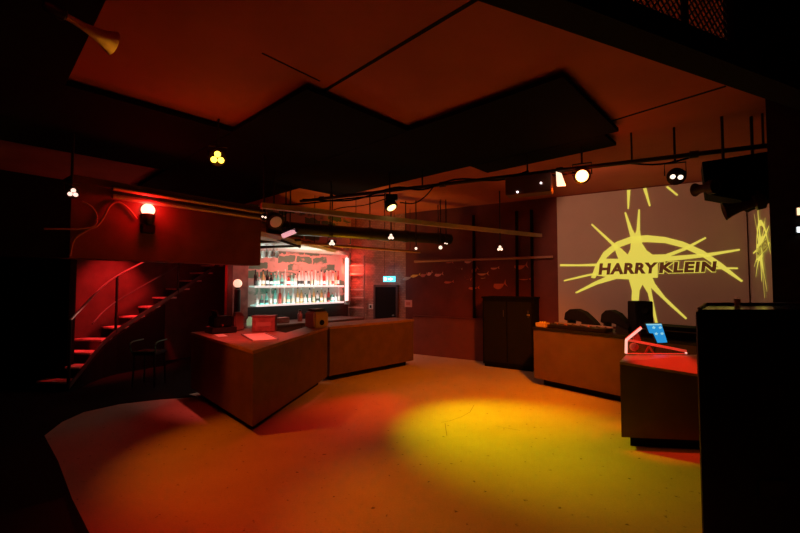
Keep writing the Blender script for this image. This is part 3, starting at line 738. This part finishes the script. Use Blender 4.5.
# ---------------------------------------------------------------- DJ booth
G0, G1 = V((2.5, 7.6, 0)), V((4.2, 5.45, 0)); gd = (G1 - G0).normalized(); gn = V((-gd.y, gd.x, 0))
def gp(s, o, z): return G0 + gd * s + gn * o + V((0, 0, z))
GL = (G1 - G0).length
top3 = [gp(0, 0, 0).xy, gp(GL, 0, 0).xy, gp(GL, .85, 0).xy, gp(0, .85, 0).xy]
booth = counter('dj_booth', top3, 'long wooden dj booth in front of the projection screen', .12, 1.07, BOOTH, BLKM, 'dj booth')
GZ = 1.072
RZG = math.atan2(gd.y, gd.x)
def gs(u): # distance along the booth seen at column u, for things set back by o
    def f(o):
        k = (u - 400) / F; base = G0 + gn * o
        return (k * base.y - base.x) / (gd.x - k * gd.y)
    return f
# record of players along the booth
t = thing('mixer', 'long flat black mixer with a pale edge along the booth top', 'mixer', gp(gs(578)(.3), .3, GZ))
s0, s1 = gs(548)(.2), gs(606)(.2)
mb = MB().prism([gp(s0, .12, 0).xy, gp(s1, .12, 0).xy, gp(s1, .42, 0).xy, gp(s0, .42, 0).xy], GZ, GZ + .06); mb.build('body', BLKM, t, bev=.008)
MB().prism([gp(s0, .40, 0).xy, gp(s1, .40, 0).xy, gp(s1, .42, 0).xy, gp(s0, .42, 0).xy], GZ + .06, GZ + .085).build('rear_edge', mat('mixer_edge', (.5, .42, .4), .3, .5), t)
for k in range(14):
    p = gp(s0 + .06 + (s1 - s0 - .12) * k / 13, .2 + .08 * (k % 2), GZ + .06); MB().tube(p, p + V((0, 0, .025)), .016, n=10).build('knob', mat('knob_red', (.55, .2, .16), .4) if k in (1, 3, 4, 9) else DKSTEEL, t, smooth=True)
s = gs(541)(.12)
t = thing('effects_unit', 'small orange lit control unit on the left end of the booth', 'control unit', gp(s, .15, GZ))
MB().prism([gp(s - .09, .05, 0).xy, gp(s + .11, .05, 0).xy, gp(s + .11, .22, 0).xy, gp(s - .09, .22, 0).xy], GZ, GZ + .085).build('body', mat('unit_cream', (.6, .42, .36), .5), t, bev=.008)
for k in range(3): p = gp(s - .04 + .05 * k, .13, GZ + .085); MB().tube(p, p + V((0, 0, .02)), .014, n=10).build('knob', WHITE, t, smooth=True)
def player(u0, u1, vtop, o, label):
    s0, s1 = gs(u0)(o), gs(u1)(o); sm = (s0 + s1) / 2; w = s1 - s0; c = gp(sm, o, GZ)
    zt = at_y((u0 + u1) / 2, vtop, c.y).z; h = zt - GZ
    t = thing('media_player', label, 'player', c)
    prof = [(-.5, .42), (-.46, .78), (-.3, .98), (-.12, 1.0), (.12, .86), (.34, .55), (.5, .28), (.47, .14), (.1, .34), (-.2, .42), (-.42, .36)]
    MB().extrude([gp(sm + x * w, o - .14, GZ + y * h) for x, y in prof], gn * .20).build('shell', BLK, t, bev=.006)
    MB().extrude([gp(sm + x * w, o - .12, GZ + y * h) for x, y in ((-.42, 0), (-.40, .4), (-.34, .4), (-.36, 0))], gn * .26).build('stand_leg', BLKM, t)
    MB().extrude([gp(sm + x * w, o - .12, GZ + y * h) for x, y in ((.02, 0), (.06, .38), (.46, .2), (.48, 0))], gn * .26).build('stand_base', BLKM, t)
player(567, 598, 309, .55, 'tilted black player, left of the two against the screen')
player(603, 631, 310, .55, 'tilted black player beside the upright black monitor speaker')
s0, s1 = gs(630)(.62), gs(649)(.62); sm = (s0 + s1) / 2; c = gp(sm, .62, GZ)
t = thing('monitor_speaker', 'upright black monitor speaker on the booth before the screen', 'speaker', c)
hz = at_y(639, 301, c.y).z - GZ; wv = .30
MB().box(c + V((0, 0, hz / 2)), (.29, .24, hz), 0.0).build('cabinet', BLK, t, bev=.01)
for z, r in ((.3, .09), (.72, .05)): MB().revolve(c + V((0, -.12, hz * z)), (0, -1, 0), [(0, r), (.008, r), (.004, r * .8), (.0045, r * .2)], 18).build('driver', BLKM, t, smooth=True)
t = thing('equipment_case', 'long black flight case lying on the right end of the booth', 'case', gp(2.1, .45, GZ))
MB().prism([gp(1.75, .25, 0).xy, gp(2.6, .25, 0).xy, gp(2.6, .7, 0).xy, gp(1.75, .7, 0).xy], GZ, GZ + .17).build('body', BLK, t, bev=.01)
MB().prism([gp(1.73, .23, 0).xy, gp(2.62, .23, 0).xy, gp(2.62, .72, 0).xy, gp(1.73, .72, 0).xy], GZ + .10, GZ + .115).build('metal_seam', DKSTEEL, t)

# ---------------------------------------------------------------- angled stand with light-edged frame
FLp, FRp, BRp, BLp = V((2.56, 4.7, .985)), V((3.62, 4.575, .83)), V((3.85, 5.07, 1.0)), V((2.85, 5.07, 1.0))
t = thing('lectern_counter', 'angled wooden stand counter with a sloping red lit top beside the booth', 'stand', (3.2, 4.85, 0))
mb = MB(); zb = .12
lo = [V((p.x, p.y, zb)) for p in (FLp, FRp, BRp, BLp)]
hi = [FLp, FRp, BRp, BLp]; th = V((0, 0, .03))
mb.add(lo + [p - th for p in hi], [(3, 2, 1, 0), (4, 5, 6, 7), (0, 1, 5, 4), (1, 2, 6, 5), (2, 3, 7, 6), (3, 0, 4, 7)])
mb.build('carcass', BOOTH, t)
o = V((3.2, 4.85, 0))
def grow(p, k): q = p - o; return V((o.x + q.x * k, o.y + q.y * k, p.z))
hg = [grow(p, 1.008) for p in hi]
MB().add([p - th for p in hg] + hg, [(3, 2, 1, 0), (4, 5, 6, 7), (0, 1, 5, 4), (1, 2, 6, 5), (2, 3, 7, 6), (3, 0, 4, 7)]).build('sloping_top', mat('stand_top', (.62, .42, .36), .45, noise=.06), t)
MB().prism(inset([p.xy[:] for p in (FLp, FRp, BRp, BLp)], .07), 0, zb).build('plinth', BLK, t)
# folded acrylic case standing on its rear edge
fy = 5.0
def fp(u, v, y=fy): return at_y(u, v, y)
ACR = mat('acrylic_clear', (.9, .3, .25), .15); ACR.node_tree.nodes['Principled BSDF'].inputs['Alpha'].default_value = .12
ac = thing('acrylic_case', 'folded clear case with white edges painted as if lit on the angled stand', 'case', fp(640, 354))
EDG = mat('acrylic_edge_lit', (.9, .75, .7), .3, emit=(1, .50, .42), es=1.0); REDG = mat('acrylic_red_edge_lit', (.8, .25, .18), .3, emit=(1, .08, .04), es=.35)  # emission stands in for the red light caught by the edges
REDP = mat('red_card', (.75, .16, .10), .5)
for y0, nm in ((fy, 'front_edge'), (fy + .10, 'rear_edge')):
    k = y0 / fy
    a, b, c = [V((p.x * k, y0, p.z)) for p in (fp(626, 353.4), fp(626.3, 340), fp(641, 328))]
    MB().tube(a, b, .016, n=8).build(nm, EDG if y0 == fy else REDG, ac, smooth=True)
    MB().tube(b, c, .016, n=8).build(nm, EDG if y0 == fy else REDG, ac, smooth=True)
    e, f = [V((p.x * k, y0, p.z)) for p in (fp(628, 340.5), fp(686.5, 351.8))]
    MB().tube(e, f, .008, n=8).build('slanting_rim', REDG, ac, smooth=True)
MB().tube(fp(626, 353.6), fp(687, 353.6), .006, n=8).build('base_rim', REDG, ac, smooth=True)
MB().sphere(fp(686, 353), .014).build('end_stud', EDG, ac, smooth=True)
c = fp(633.5, 346.8, fy + .05)
wheel = MB().revolve(c + V((0, 0, 0)), (0, -1, 0), [(0, .052), (.02, .052), (.024, .045), (.024, .012), (.03, .010)], 22).build('reel', mat('reel_red', (.95, .45, .30), .45), ac, smooth=True)
MB().extrude([fp(u, v, fy + .1) for u, v in ((634, 340), (633, 336), (637, 331.5), (640, 337), (641, 340.5))], (0, .02, 0)).build('red_card', REDP, ac)
MB().extrude([fp(u, v, fy + .12) for u, v in ((645, 353.4), (648.5, 346.5), (650.5, 346.5), (655, 353.4), (653.4, 353.4), (649.6, 348), (646.6, 353.4))], (0, .02, 0)).build('strut', REDP, ac)
MB().flat([fp(u, v, fy + .005) for u, v in ((626, 353.4), (626.3, 340), (641, 328), (641, 343), (686, 352), (686, 353.4))]).build('clear_side', ACR, ac)
# tablet
ty = 5.55
tb = thing('tablet', 'bright blue tablet screen with four icons propped behind the angled stand', 'tablet', at_y(657, 348, ty))
def tp(u, v, off=0): p = at_y(u, v, ty + (344 - v) * .004); return p + V((0, -off, 0))
OUT = [(645, 323.2), (661.8, 323), (668.2, 343), (657, 343.4), (652.5, 334), (648.6, 333.6)]
MB().extrude([tp(u, v, -.005) for u, v in OUT], (0, .025, 0)).build('frame', BLKM, tb)
MB().flat([tp(u, v, .003) for u, v in [(645.6, 323.8), (661.3, 323.6), (667.3, 342.4), (657.4, 342.8), (653, 333.4), (649.2, 333)]]).build('display', mat('tablet_blue', (.02, .1, .2), .3, emit=(.02, .27, .62), es=1), tb)
IC = mat('tablet_icons', (.3, .6, .6), .3, emit=(.28, .62, .72), es=1)
for u, v in ((653.5, 327.5), (660, 327.5), (656, 333.7), (661.8, 333.5)):
    mb = MB(); pts = []
    for k in range(10):
        r = (2.1, 1.2)[k % 2]; an = PI * k / 5; pts.append(tp(u + r * math.sin(an), v - r * .8 * math.cos(an), .006))
    MB().flat(pts).build('icon', IC, tb)
MB().flat([tp(u, v, .005) for u, v in ((645.8, 323.9), (661.2, 323.7), (661.6, 325), (646.3, 325.2))]).build('title_bar', IC, tb)
e0 = tp(657, 343); MB().tube(e0 + V((0, .03, 0)), (e0.x, e0.y + .08, .9), .012, n=8).build('stem', BLKM, tb)

# ---------------------------------------------------------------- big black case in the right foreground
bx0, by0, bzt = 1.915, 2.6, 1.725
t = thing('black_case', 'huge black equipment case filling the right foreground', 'case', (2.6, 2.9, 0))
MB().prism([(bx0, by0), (bx0 + 1.6, by0), (bx0 + 2.03, by0 + .56), (bx0 + .47, by0 + .56)], 0, bzt).build('body', mat('case_black', (.008, .008, .008), .5, spec=.3), t, bev=.012)
MB().prism([(bx0 + .04, by0 + .02), (bx0 + 1.58, by0 + .02), (bx0 + 1.99, by0 + .54), (bx0 + .475, by0 + .54)], bzt - .01, bzt + .003).build('glossy_lid', mat('case_gloss', (.01, .01, .01), .12, spec=.6), t)
for s in (0, 1): MB().box((bx0 + .02 + .74 * s * 1.98, by0 - .004, bzt / 2), (.04, .012, bzt - .06)).build('corner_strip', BLKM, t)
MB().path([(bx0 + .03, by0 + .01, bzt + .008), (bx0 + .485, by0 + .545, bzt + .012), (bx0 + 1.95, by0 + .545, bzt + .012)], .010, sub=1).build('rear_rail', mat('rail_dark', (.10, .03, .03), .4), t)
for z in (.6, 1.2): MB().box((bx0 + .45, by0 - .008, z), (.18, .016, .10)).build('latch', BLKM, t, bev=.004)
c = at_y(737.5, 309, 3.0); c.z = bzt + .005
t = thing('yellow_cup', 'small yellowish cup standing on the black case', 'cup', c)
MB().revolve(c, (0, 0, 1), [(0, .016), (.05, .022), (.05, .019), (.01, .014)], 14).build('body', mat('cup_yellow', (.75, .6, .2), .4, trans=.3), t, smooth=True)
# black bench at the lower left
t = thing('bench', 'low black bench in the dark lower left corner', 'bench', (-2.6, 2.1, 0))
c0, c1 = V((-2.28, 2.78, 0)), V((-1.62, 2.12, 0)); dn = (c1 - c0).normalized(); nn = V((dn.y, -dn.x, 0))
if nn.x > 0: nn = -nn
pl = [c0.xy, (c1 + dn * .6).xy, (c1 + dn * .6 + nn * .9).xy, (c0 + nn * .9).xy]
MB().prism(pl, .38, .45).build('seat', BLK, t, bev=.006)
MB().prism(inset(pl, .05), .0, .38).build('base', BLK, t)

# ---------------------------------------------------------------- lamps
def spotlight(name, label, cat, pos, target, cols, es, size=.09, hang=None, leds=3, spread=None, group=None, doors=False):
    pos = V(pos); d = (V(target) - pos).normalized()
    t = thing(name, label, cat, pos, group)
    MB().revolve(pos - d * size * 1.6, d, [(0, size * .35), (size * .3, size * .75), (size * 1.0, size * 1.0), (size * 1.55, size * 1.05), (size * 1.6, size * .97)], 18).build('housing', BLKM, t, smooth=True)
    q = d.to_track_quat('Z', 'Y').to_matrix()
    lm = mat('lens_%s_%s' % ('_'.join('%.2f' % c for c in cols), es), (.9, .9, .9), .3, emit=cols, es=es)
    if leds == 1: offs = [(0, 0)]; r = size * .8
    elif leds == 2: offs = [(-.40, .08), (.40, -.08)]; r = size * .30
    else: offs = [(math.cos(a) * .48, math.sin(a) * .48) for a in (PI / 2, PI / 2 + 2 * PI / 3, PI / 2 + 4 * PI / 3)]; r = size * .4
    for ox, oy in offs:
        c = pos + d * .001 + q @ V((ox * size, oy * size, 0)); MB().revolve(c - d * .01, d, [(0, r), (.018, r * .9), (.026, r * .5)], 14).build('lens', lm, t, smooth=True)
    if hang:
        side = d.cross(V((0, 0, 1))).normalized()
        cc = pos - d * size * .8
        top = cc + V((0, 0, size * 1.7))
        MB().path([cc + side * size * 1.12, cc + side * size * 1.12 + V((0, 0, size * 1.5)), cc - side * size * 1.12 + V((0, 0, size * 1.5)), cc - side * size * 1.12], size * .1, sub=1, n=6).build('yoke', BLKM, t)
        MB().tube(cc + V((0, 0, size * 1.5)), (cc.x, cc.y, hang), .014, n=8).build('stem', BLKM, t, smooth=True)
    return t, pos, d

# yellow lamp hanging from the black panel on the left, facing the camera
t, p, d = spotlight('par_lamp', 'bright yellow three-bulb lamp hanging from the left black ceiling panel', 'lamp', at_y(217.5, 158, 4.48), (-.3, .2, 2.1), (1, .62, .05), 5, .088, ZP + .03)
lamp('SPOT', p + d * .14, *lv('yellowfloor'), (1.0, 3.2, 0), 56, 1.0, .05, t)
lamp('POINT', p + d * .2 + V((0, 0, -.05)), *lv('yellowfill'), None, radius=.06, parent=t)
# white three bulb lamp on the far left
t, p, d = spotlight('par_lamp', 'white three-bulb lamp left of the red balcony lamp', 'lamp', at_y(73, 193, 4.5), (0, 2.0, 1.6), (1, .6, .5), 1.6, .062, 3.62)
lamp('SPOT', p + d * .12, *lv('amber'), (-1.3, 4.7, 0), 62, .7, .04, t)
# red lamp on the balcony front
pr = bk(.42, 2.86, .28)
pr = at_y(148, 210, 5.42)
t = thing('red_lamp', 'glowing red lamp clamped to the balcony front below the rails', 'lamp', pr)
MB().sphere(pr, .085).build('bulb', mat('red_bulb', (.9, .6, .5), .4, emit=(1, .30, .18), es=5), t, smooth=True)
MB().revolve(pr + V((0, 0, -.20)), (0, 0, 1), [(0, .05), (.04, .08), (.14, .085), (.15, .06)], 16).build('holder', BLKM, t, smooth=True)
wp = pr - BN * ((pr - bk(0, pr.z)).dot(BN)); wp.z = pr.z - .15
MB().tube(pr + V((0, 0, -.15)), wp, .018, n=8).build('bracket', BLKM, t)
MB().box(pr + V((0, 0, -.26)), (.16, .10, .12), math.atan2(BD.y, BD.x)).build('ballast', BLK, t, bev=.01)
lamp('POINT', pr + BN * .12 + V((0, 0, .03)), *lv('redlamp'), radius=.07, parent=t)
RC_ = mat('cable_red', (.35, .2, .18), .5)
def bpt(u, v, off=.03): return at_plane(u, v, bk(0, 0, off), BN)
cable([bpt(137, 219), bpt(128, 208), bpt(118, 202), bpt(110, 206), bpt(104, 217), bpt(97, 226), bpt(86, 231), bpt(74, 240), bpt(70, 256)], .012, RC_, 'grey cable looping from the red lamp down the balcony front')
cable([bpt(82, 201, .05), bpt(92, 207, .05), bpt(97, 217, .05), bpt(94, 226, .05), bpt(80, 229, .05), bpt(62, 229, .05), bpt(44, 229, .05)], .010, RC_, 'grey cable hooking under the white three-bulb lamp')
# hanging moving spotlight mid picture
t, p, d = spotlight('moving_head', 'black hanging spotlight in the middle with a tiny lit lens', 'spotlight', pipe_at(0) + V((-.04, -.02, -.30)), at_z(508, 430, 0), (1, .8, .3), 3, .105, ZC, 1)
lamp('SPOT', p + d * .16, *lv('yellow'), at_z(506, 431, 0), 54, 1.0, .06, t)
MB().box(p + V((0, 0, .17)), (.2, .12, .1)).build('base_box', BLKM, t, bev=.01)
for o2 in t.children:
    if o2.name.startswith('lens'): o2.scale = (1, 1, 1)
# orange lamp
po = pipe_at(.66) + V((0, 0, -.16))
po = at_y(582, 176, 5.34)
t, p, d = spotlight('flood_lamp', 'blazing orange flood lamp on the lighting bar before the screen', 'lamp', po, (.6, 1.5, 1.6), (1, .50, .14), 7, .105, ZC, 1)
q = V((d.y, -d.x, 0)).normalized()
MB().extrude([at_y(u, v, 5.3) for u, v in ((556, 171.5), (561, 173), (565.3, 185.5), (556.8, 186))], (.02, .03, 0)).build('side_lens', mat('side_lens_glow', (.85, .75, .65), .5, emit=(1, .72, .5), es=1.5), t)  # barn door flap, the lamplight on it put in as emission
MB().tube(at_y(561, 173, 5.33), p - d * .05, .008, n=6).build('door_hinge', BLKM, t)
lamp('SPOT', p + d * .15, *lv('orange'), at_z(478, 383, 0), 96, 1.0, .08, t)
lamp('POINT', p + d * .12, *lv('orangefill'), None, radius=.08, parent=t)
# projector box on the bar
c = pipe_at(.505) + V((0, 0, -.17))
t = thing('projector', 'brown box projector slung under the lighting bar left of the orange lamp', 'projector', c)
rzp = math.atan2(-1.97, 3.86)
MB().box(c, (.62, .26, .26), rzp).build('case', mat('projector_brown', (.12, .05, .04), .55), t, bev=.01)
for s in (-.24, .24): MB().tube(c + V((s * .89, -s * .45, .13)), c + V((s * .89, -s * .45, .19)), .015, n=8).build('bracket', BLKM, t)
MB().revolve(c + V((.1, .12, -.02)), (.45, .89, 0), [(0, .06), (.08, .06), (.085, .045)], 16).build('lens_barrel', BLKM, t, smooth=True)
for u, v in ((517.5, 192), (541, 183)):
    e = at_plane(u, v, c + V((-.45, -.89, 0)).normalized() * .133, V((-.45, -.89, 0)).normalized()); MB().sphere(e, .014, 8).build('pilot_light', mat('pilot', (.9, .8, .8), .4, emit=(1, .8, .8), es=4), t, smooth=True)
lamp('SPOT', c + V((.18, .36, -.08)), *lv('proj'), wl(5.6, 2.3), 84, .3, .05, t)
# twin bulb lamp near the right
t, p, d = spotlight('twin_lamp', 'white twin-bulb lamp hanging above the right end of the screen', 'lamp', pipe_at(.905) + V((0, -.03, -.26)), (2.2, 2.2, 1.5), (1, .8, .6), 1.7, .10, ZC, 2)
lamp('SPOT', p + d * .12, *lv('wedge'), (3.15, 4.85, 1.0), 27, .6, .03, t)
# small lamps far back
for (u, v, y, hang, leds, sz, tg, lab) in ((264, 217, 5.75, 3.0, 2, .05, (0, 1, 1.7), 'small white twin lamp at the balcony corner by the bar'),
        (332, 243, 8.2, 2.96, 3, .075, (0, 1, 1.6), 'small white three-bulb lamp over the pale box on the bar'), (391, 237, 8.9, 3.0, 3, .08, (0, 1, 1.6), 'small warm lamp on the duct straight above the exit sign'),
        (416, 248.5, 9.3, 3.0, 1, .04, (0, 1, 1.6), 'tiny white lamp between exit sign and fish mural'), (440.5, 247.5, 9.2, ZC, 1, .055, (0, 1, 1.6), 'lower of two close white lamps above the fish mural'),
        (446, 243.5, 9.2, ZC, 2, .055, (0, 1, 1.6), 'upper of two close white lamps above the fish mural'), (500, 248.5, 8.3, 2.93, 3, .07, (0, 1, 1.6), 'small white three-bulb lamp under the pale beam near the tall cabinet')):
    t, p, d = spotlight('small_lamp', lab, 'lamp', at_y(u, v, y), tg, (1, .7, .55), 1.6, sz, ZC, leds)
    if u == 391:
        pass
    if u == 264: lamp('SPOT', p + d * .1, *lv('barwork'), (-2.35, 6.35, 1.06), 54, .8, .03, t)
    if u == 446: lamp('SPOT', p + d * .1, *lv('barfoot'), at_z(352, 413, 0), 26, 1.0, .05, t)
# lit elongated fixture over the bar
a, b = at_y(283, 236, 7.3), at_y(295, 231, 7.5)
t = thing('strip_light', 'short slanting pink lit strip above the bottle shelves', 'light', a)
MB().tube(a, b, .045, n=12).build('tube', mat('strip_glow', (.8, .6, .6), .3, emit=(1, .45, .5), es=.8), t, smooth=True)
MB().box((a + b) / 2 + V((0, .06, .06)), (.3, .08, .06), .3).build('housing', BLKM, t, bev=.01)
MB().tube((a + b) / 2 + V((0, .06, .06)), (((a + b) / 2).x, ((a + b) / 2).y + .06, ZC), .012, n=6).build('stem', BLKM, t)
# black moving head left of it
spotlight('moving_head', 'black hanging spotlight over the left of the bottle shelves', 'spotlight', at_y(276, 222, 6.4), (1, 3, 0), (.02, .01, .01), 1, .13, ZC, 1)

# stair lamp behind the balcony front, red spots over the dance floor
t, p, d = spotlight('par_lamp', 'red lamp over the stairs hidden behind the balcony front', 'lamp', (-5.35, 8.3, 3.35), (-6.1, 8.9, .8), (1, .05, .03), 10, .09, ZC)
lamp('SPOT', p + d * .15, *lv('stair'), (-6.35, 8.7, .9), 66, .8, .05, t)
lamp('POINT', p + V((0, 0, .1)), *lv('stairfill'), radius=.06, parent=t)
def floor_spot(pos, target, col, en, ang, blend, radius, label, hang=ZC):
    t, p, d = spotlight('par_lamp', label, 'lamp', pos, target, col, 10, .09, hang)
    lamp('SPOT', p + d * .15, col, en, target, ang, blend, radius, t)
floor_spot((-1.5, 1.5, 3.4), at_z(235, 518, 0), *lv('nearred'), 50, 1.0, .06, 'red lamp on the ceiling above the near dance floor')

floor_spot((.35, .8, 2.9), at_y(100, 37, 2.22), *lv('yellowbeam'), 13, .8, .04, 'unseen amber lamp near the gantry, added to light the horn loudspeaker')  # out-of-view lamp added to give the horn its orange light
# bar glow: unseen area lights added to brighten the bottle wall and bar ceiling
lamp('AREA', pq(6.15, 8.55, 2.66), *lv('bar'), pq(6.15, 9.33, 1.75), size=(2.0, .12), name='bar_wall_fill')
lamp('AREA', pq(4.9, 8.2, 2.35), *lv('barceil'), pq(4.9, 8.05, 2.75), size=(2.2, .1), name='bar_ceiling_fill')
lamp('POINT', on_w(349, 270, .3), *lv('ladder'), radius=.05, name='ladder_fill')  # bodiless point added to redden the bricks at the ladder
lamp('SPOT', (-.75, 9.75, .5), *lv('backwarm'), (-.75, 9.7, 3.84), 100, .9, .15, name='far_ceiling_fill')  # unseen spot without a fixture, added to warm the far ceiling

# ---------------------------------------------------------------- horn loudspeakers
def horn(name, label, a, b, r0, r1, m, bracket=None):
    a, b = V(a), V(b); L = (b - a).length; d = (b - a).normalized()
    t = thing(name, label, 'horn speaker', a)
    prof = [(L * k / 10, r0 + (r1 - r0) * (k / 10) ** 2.6) for k in range(11)] + [(L * .995, r1 * .93)] + [(L * (1 - k / 10) * .99, max(r0 * .6, r0 + (r1 - r0) * (1 - k / 10) ** 2.6 - .012)) for k in range(1, 8)]
    MB().revolve(a, d, prof, 24).build('bell', m, t, smooth=True)
    MB().revolve(a - d * .09, d, [(0, r0 * 1.2), (.02, r0 * 1.9), (.09, r0 * 1.9), (.1, r0 * 1.1)], 18).build('driver', BLKM, t, smooth=True)
    if bracket is not None: MB().tube(a - d * .04, bracket, .012, n=8).build('bracket', BLKM, t)
    return t
HB = mat('horn_grey', (.55, .45, .36), .45, noise=.15, nscale=20)
a = at_y(64, 15, 2.1); b = at_y(113, 43.5, 2.31)
horn('horn_speaker', 'orange lit horn loudspeaker under the ceiling at top left', a, b, .018, .072, HB, (a.x - .1, a.y, ZC))
HD = mat('horn_black', (.03, .02, .018), .5)
b = at_y(724, 211.5, 4.5); a = at_y(755, 203, 4.36)
horn('horn_speaker', 'larger black horn loudspeaker pointing left before the screen edge', a, b, .045, .105, HD, (a.x + .05, a.y + .02, 2.92))
b = at_y(695, 190, 4.45); a = at_y(709, 187.5, 4.3)
horn('horn_speaker', 'smaller black horn loudspeaker just under the twin-bulb lamp', a, b, .04, .075, HD, (a.x + .08, a.y, 3.0))
t = thing('hanging_speaker', 'big black speaker box hanging in the upper right before the screen', 'speaker', (3.75, 4.5, 2.85))
P4 = [at_y(u, v, 4.42) for u, v in ((702, 162), (778, 150), (778, 196), (752, 207), (740, 200), (706, 194))]
MB().extrude(P4, (.25, .35, 0)).build('cabinet', BLK, t)
MB().extrude([p + V((0, -.012, 0)) for p in (at_y(u, v, 4.42) for u, v in ((707, 166), (772, 156), (772, 192), (709, 190)))], (0, .012, 0)).build('grille', BLKF, t)
for s in (.3, .7): e = P4[0].lerp(P4[1], s) + V((.12, .17, 0)); MB().tube(e, (e.x, e.y, ZC), .015, n=8).build('hanger', BLKM, t)
# small lit things at the right edge
for (u, v, y, w, h, col, es, nm, lab) in ((797, 212, 3.95, .05, .07, (1, .55, .3), 2.0, 'indicator_lamp', 'small orange white lamp on the dark pillar at the right edge'), (797, 230, 3.95, .05, .05, (.9, .95, 1), 3, 'indicator_lamp', 'small white lamp on the pillar below the orange one')):
    c = at_y(u, v, 3.93)
    t = thing(nm, lab, 'lamp', c)
    MB().box(c, (w + .03, .05, h + .03)).build('housing', BLKM, t, bev=.004)
    MB().box(c + V((0, -.03, 0)), (w, .012, h)).build('lens', mat('ind_%d' % v, (.8, .8, .8), .4, emit=col, es=es), t)

# ---------------------------------------------------------------- walkway with mesh railing, upper right
g0, g1 = at_z(470, -2, 3.0), at_z(795, 109, 3.0); gd2 = (g1 - g0).normalized(); gnn = V((gd2.y, -gd2.x, 0))
if gnn.y > 0: gnn = -gnn
def gw(s, o, z): return V((g0.x, g0.y, 0)) + gd2 * s + gnn * o + V((0, 0, z))
t = thing('gantry', 'black steel gantry beam with wire mesh panel in the upper right corner', 'gantry', gw(1, .5, 3.0))
Lg = (g1 - g0).length
MB().prism([gw(-1.2, 0, 0).xy, gw(Lg + .8, 0, 0).xy, gw(Lg + .8, .05, 0).xy, gw(-1.2, .05, 0).xy], 3.0, 3.21).build('fascia', BLK, t)
MB().prism([gw(-1.2, .05, 0).xy, gw(Lg + .8, .05, 0).xy, gw(Lg + .8, .14, 0).xy, gw(-1.2, .14, 0).xy], 3.0, 3.02).build('lower_flange', BLK, t)
s_end = None
for uu in (732,):
    k = (uu - 400) / F; s_end = (k * g0.y - g0.x) / (gd2.x - k * gd2.y)
k = (686 - 400) / F; s_mid = (k * g0.y - g0.x) / (gd2.x - k * gd2.y)
mb = MB(); zlo, zhi = 3.21, 3.8; W_ = s_end + 1.0; hgt = zhi - zlo
n = int((W_ + hgt) / .05)
for i in range(n):
    for dr in (1, -1):
        s0 = -1.0 - hgt + i * .05 if dr == 1 else -1.0 + i * .05
        a0, a1 = s0, s0 + dr * hgt
        z0_, z1_ = zlo, zhi
        if dr == 1:
            if a0 < -1.0: z0_ += -1.0 - a0; a0 = -1.0
            if a1 > s_end: z1_ -= a1 - s_end; a1 = s_end
        else:
            if a0 > s_end: z0_ += a0 - s_end; a0 = s_end
            if a1 < -1.0: z1_ -= -1.0 - a1; a1 = -1.0
        if z1_ - z0_ < .01: continue
        mb.tube(gw(a0, .025, z0_), gw(a1, .025, z1_), .0045, n=4)
mb.build('wire_mesh', BLKM, t)
for s in (-.2, s_mid): MB().tube(gw(s, .03, 3.2), gw(s, .03, ZC), .018, n=8).build('post', BLKM, t)
MB().tube(gw(-1.0, .03, 3.56), gw(s_end, .03, 3.56), .012, n=8).build('mid_rail', BLKM, t)
MB().prism([gw(s_end, 0, 0).xy, gw(Lg + .8, 0, 0).xy, gw(Lg + .8, .05, 0).xy, gw(s_end, .05, 0).xy], 3.21, ZC).build('side_panel', BLK, t)
a = gw(s_end + .08, -.03, 0)
tt = thing('conduit', 'thin yellowish pipe glinting on the black panel at top right', 'pipe', (a.x, a.y, 3.2))
p0, p1 = at_plane(745.5, 46, gw(0, -.03, 0), gnn), at_plane(746, 17, gw(0, -.03, 0), gnn)
MB().tube(p0, p1, .006, n=8).build('tube', mat('brass', (.8, .6, .25), .4, .3), tt, smooth=True)
MB().sphere(p0 + V((-.004, 0, .03)), .014, 8).build('fitting', mat('brass', (.8, .6, .25)), tt, smooth=True)

# ---------------------------------------------------------------- world and colour
w = bpy.data.worlds.new('World'); SC.world = w; w.use_nodes = True
w.node_tree.nodes['Background'].inputs[0].default_value = (1, .3, .2, 1); w.node_tree.nodes['Background'].inputs[1].default_value = 0.0006
vs = SC.view_settings; vs.view_transform = 'Standard'; vs.look = 'None'; vs.exposure = 0; vs.gamma = 1; vs.use_curve_mapping = False
SC.cycles.use_denoising = True; SC.cycles.sample_clamp_indirect = 4; SC.cycles.max_bounces = 6
SC.cycles.caustics_reflective = False; SC.cycles.caustics_refractive = False
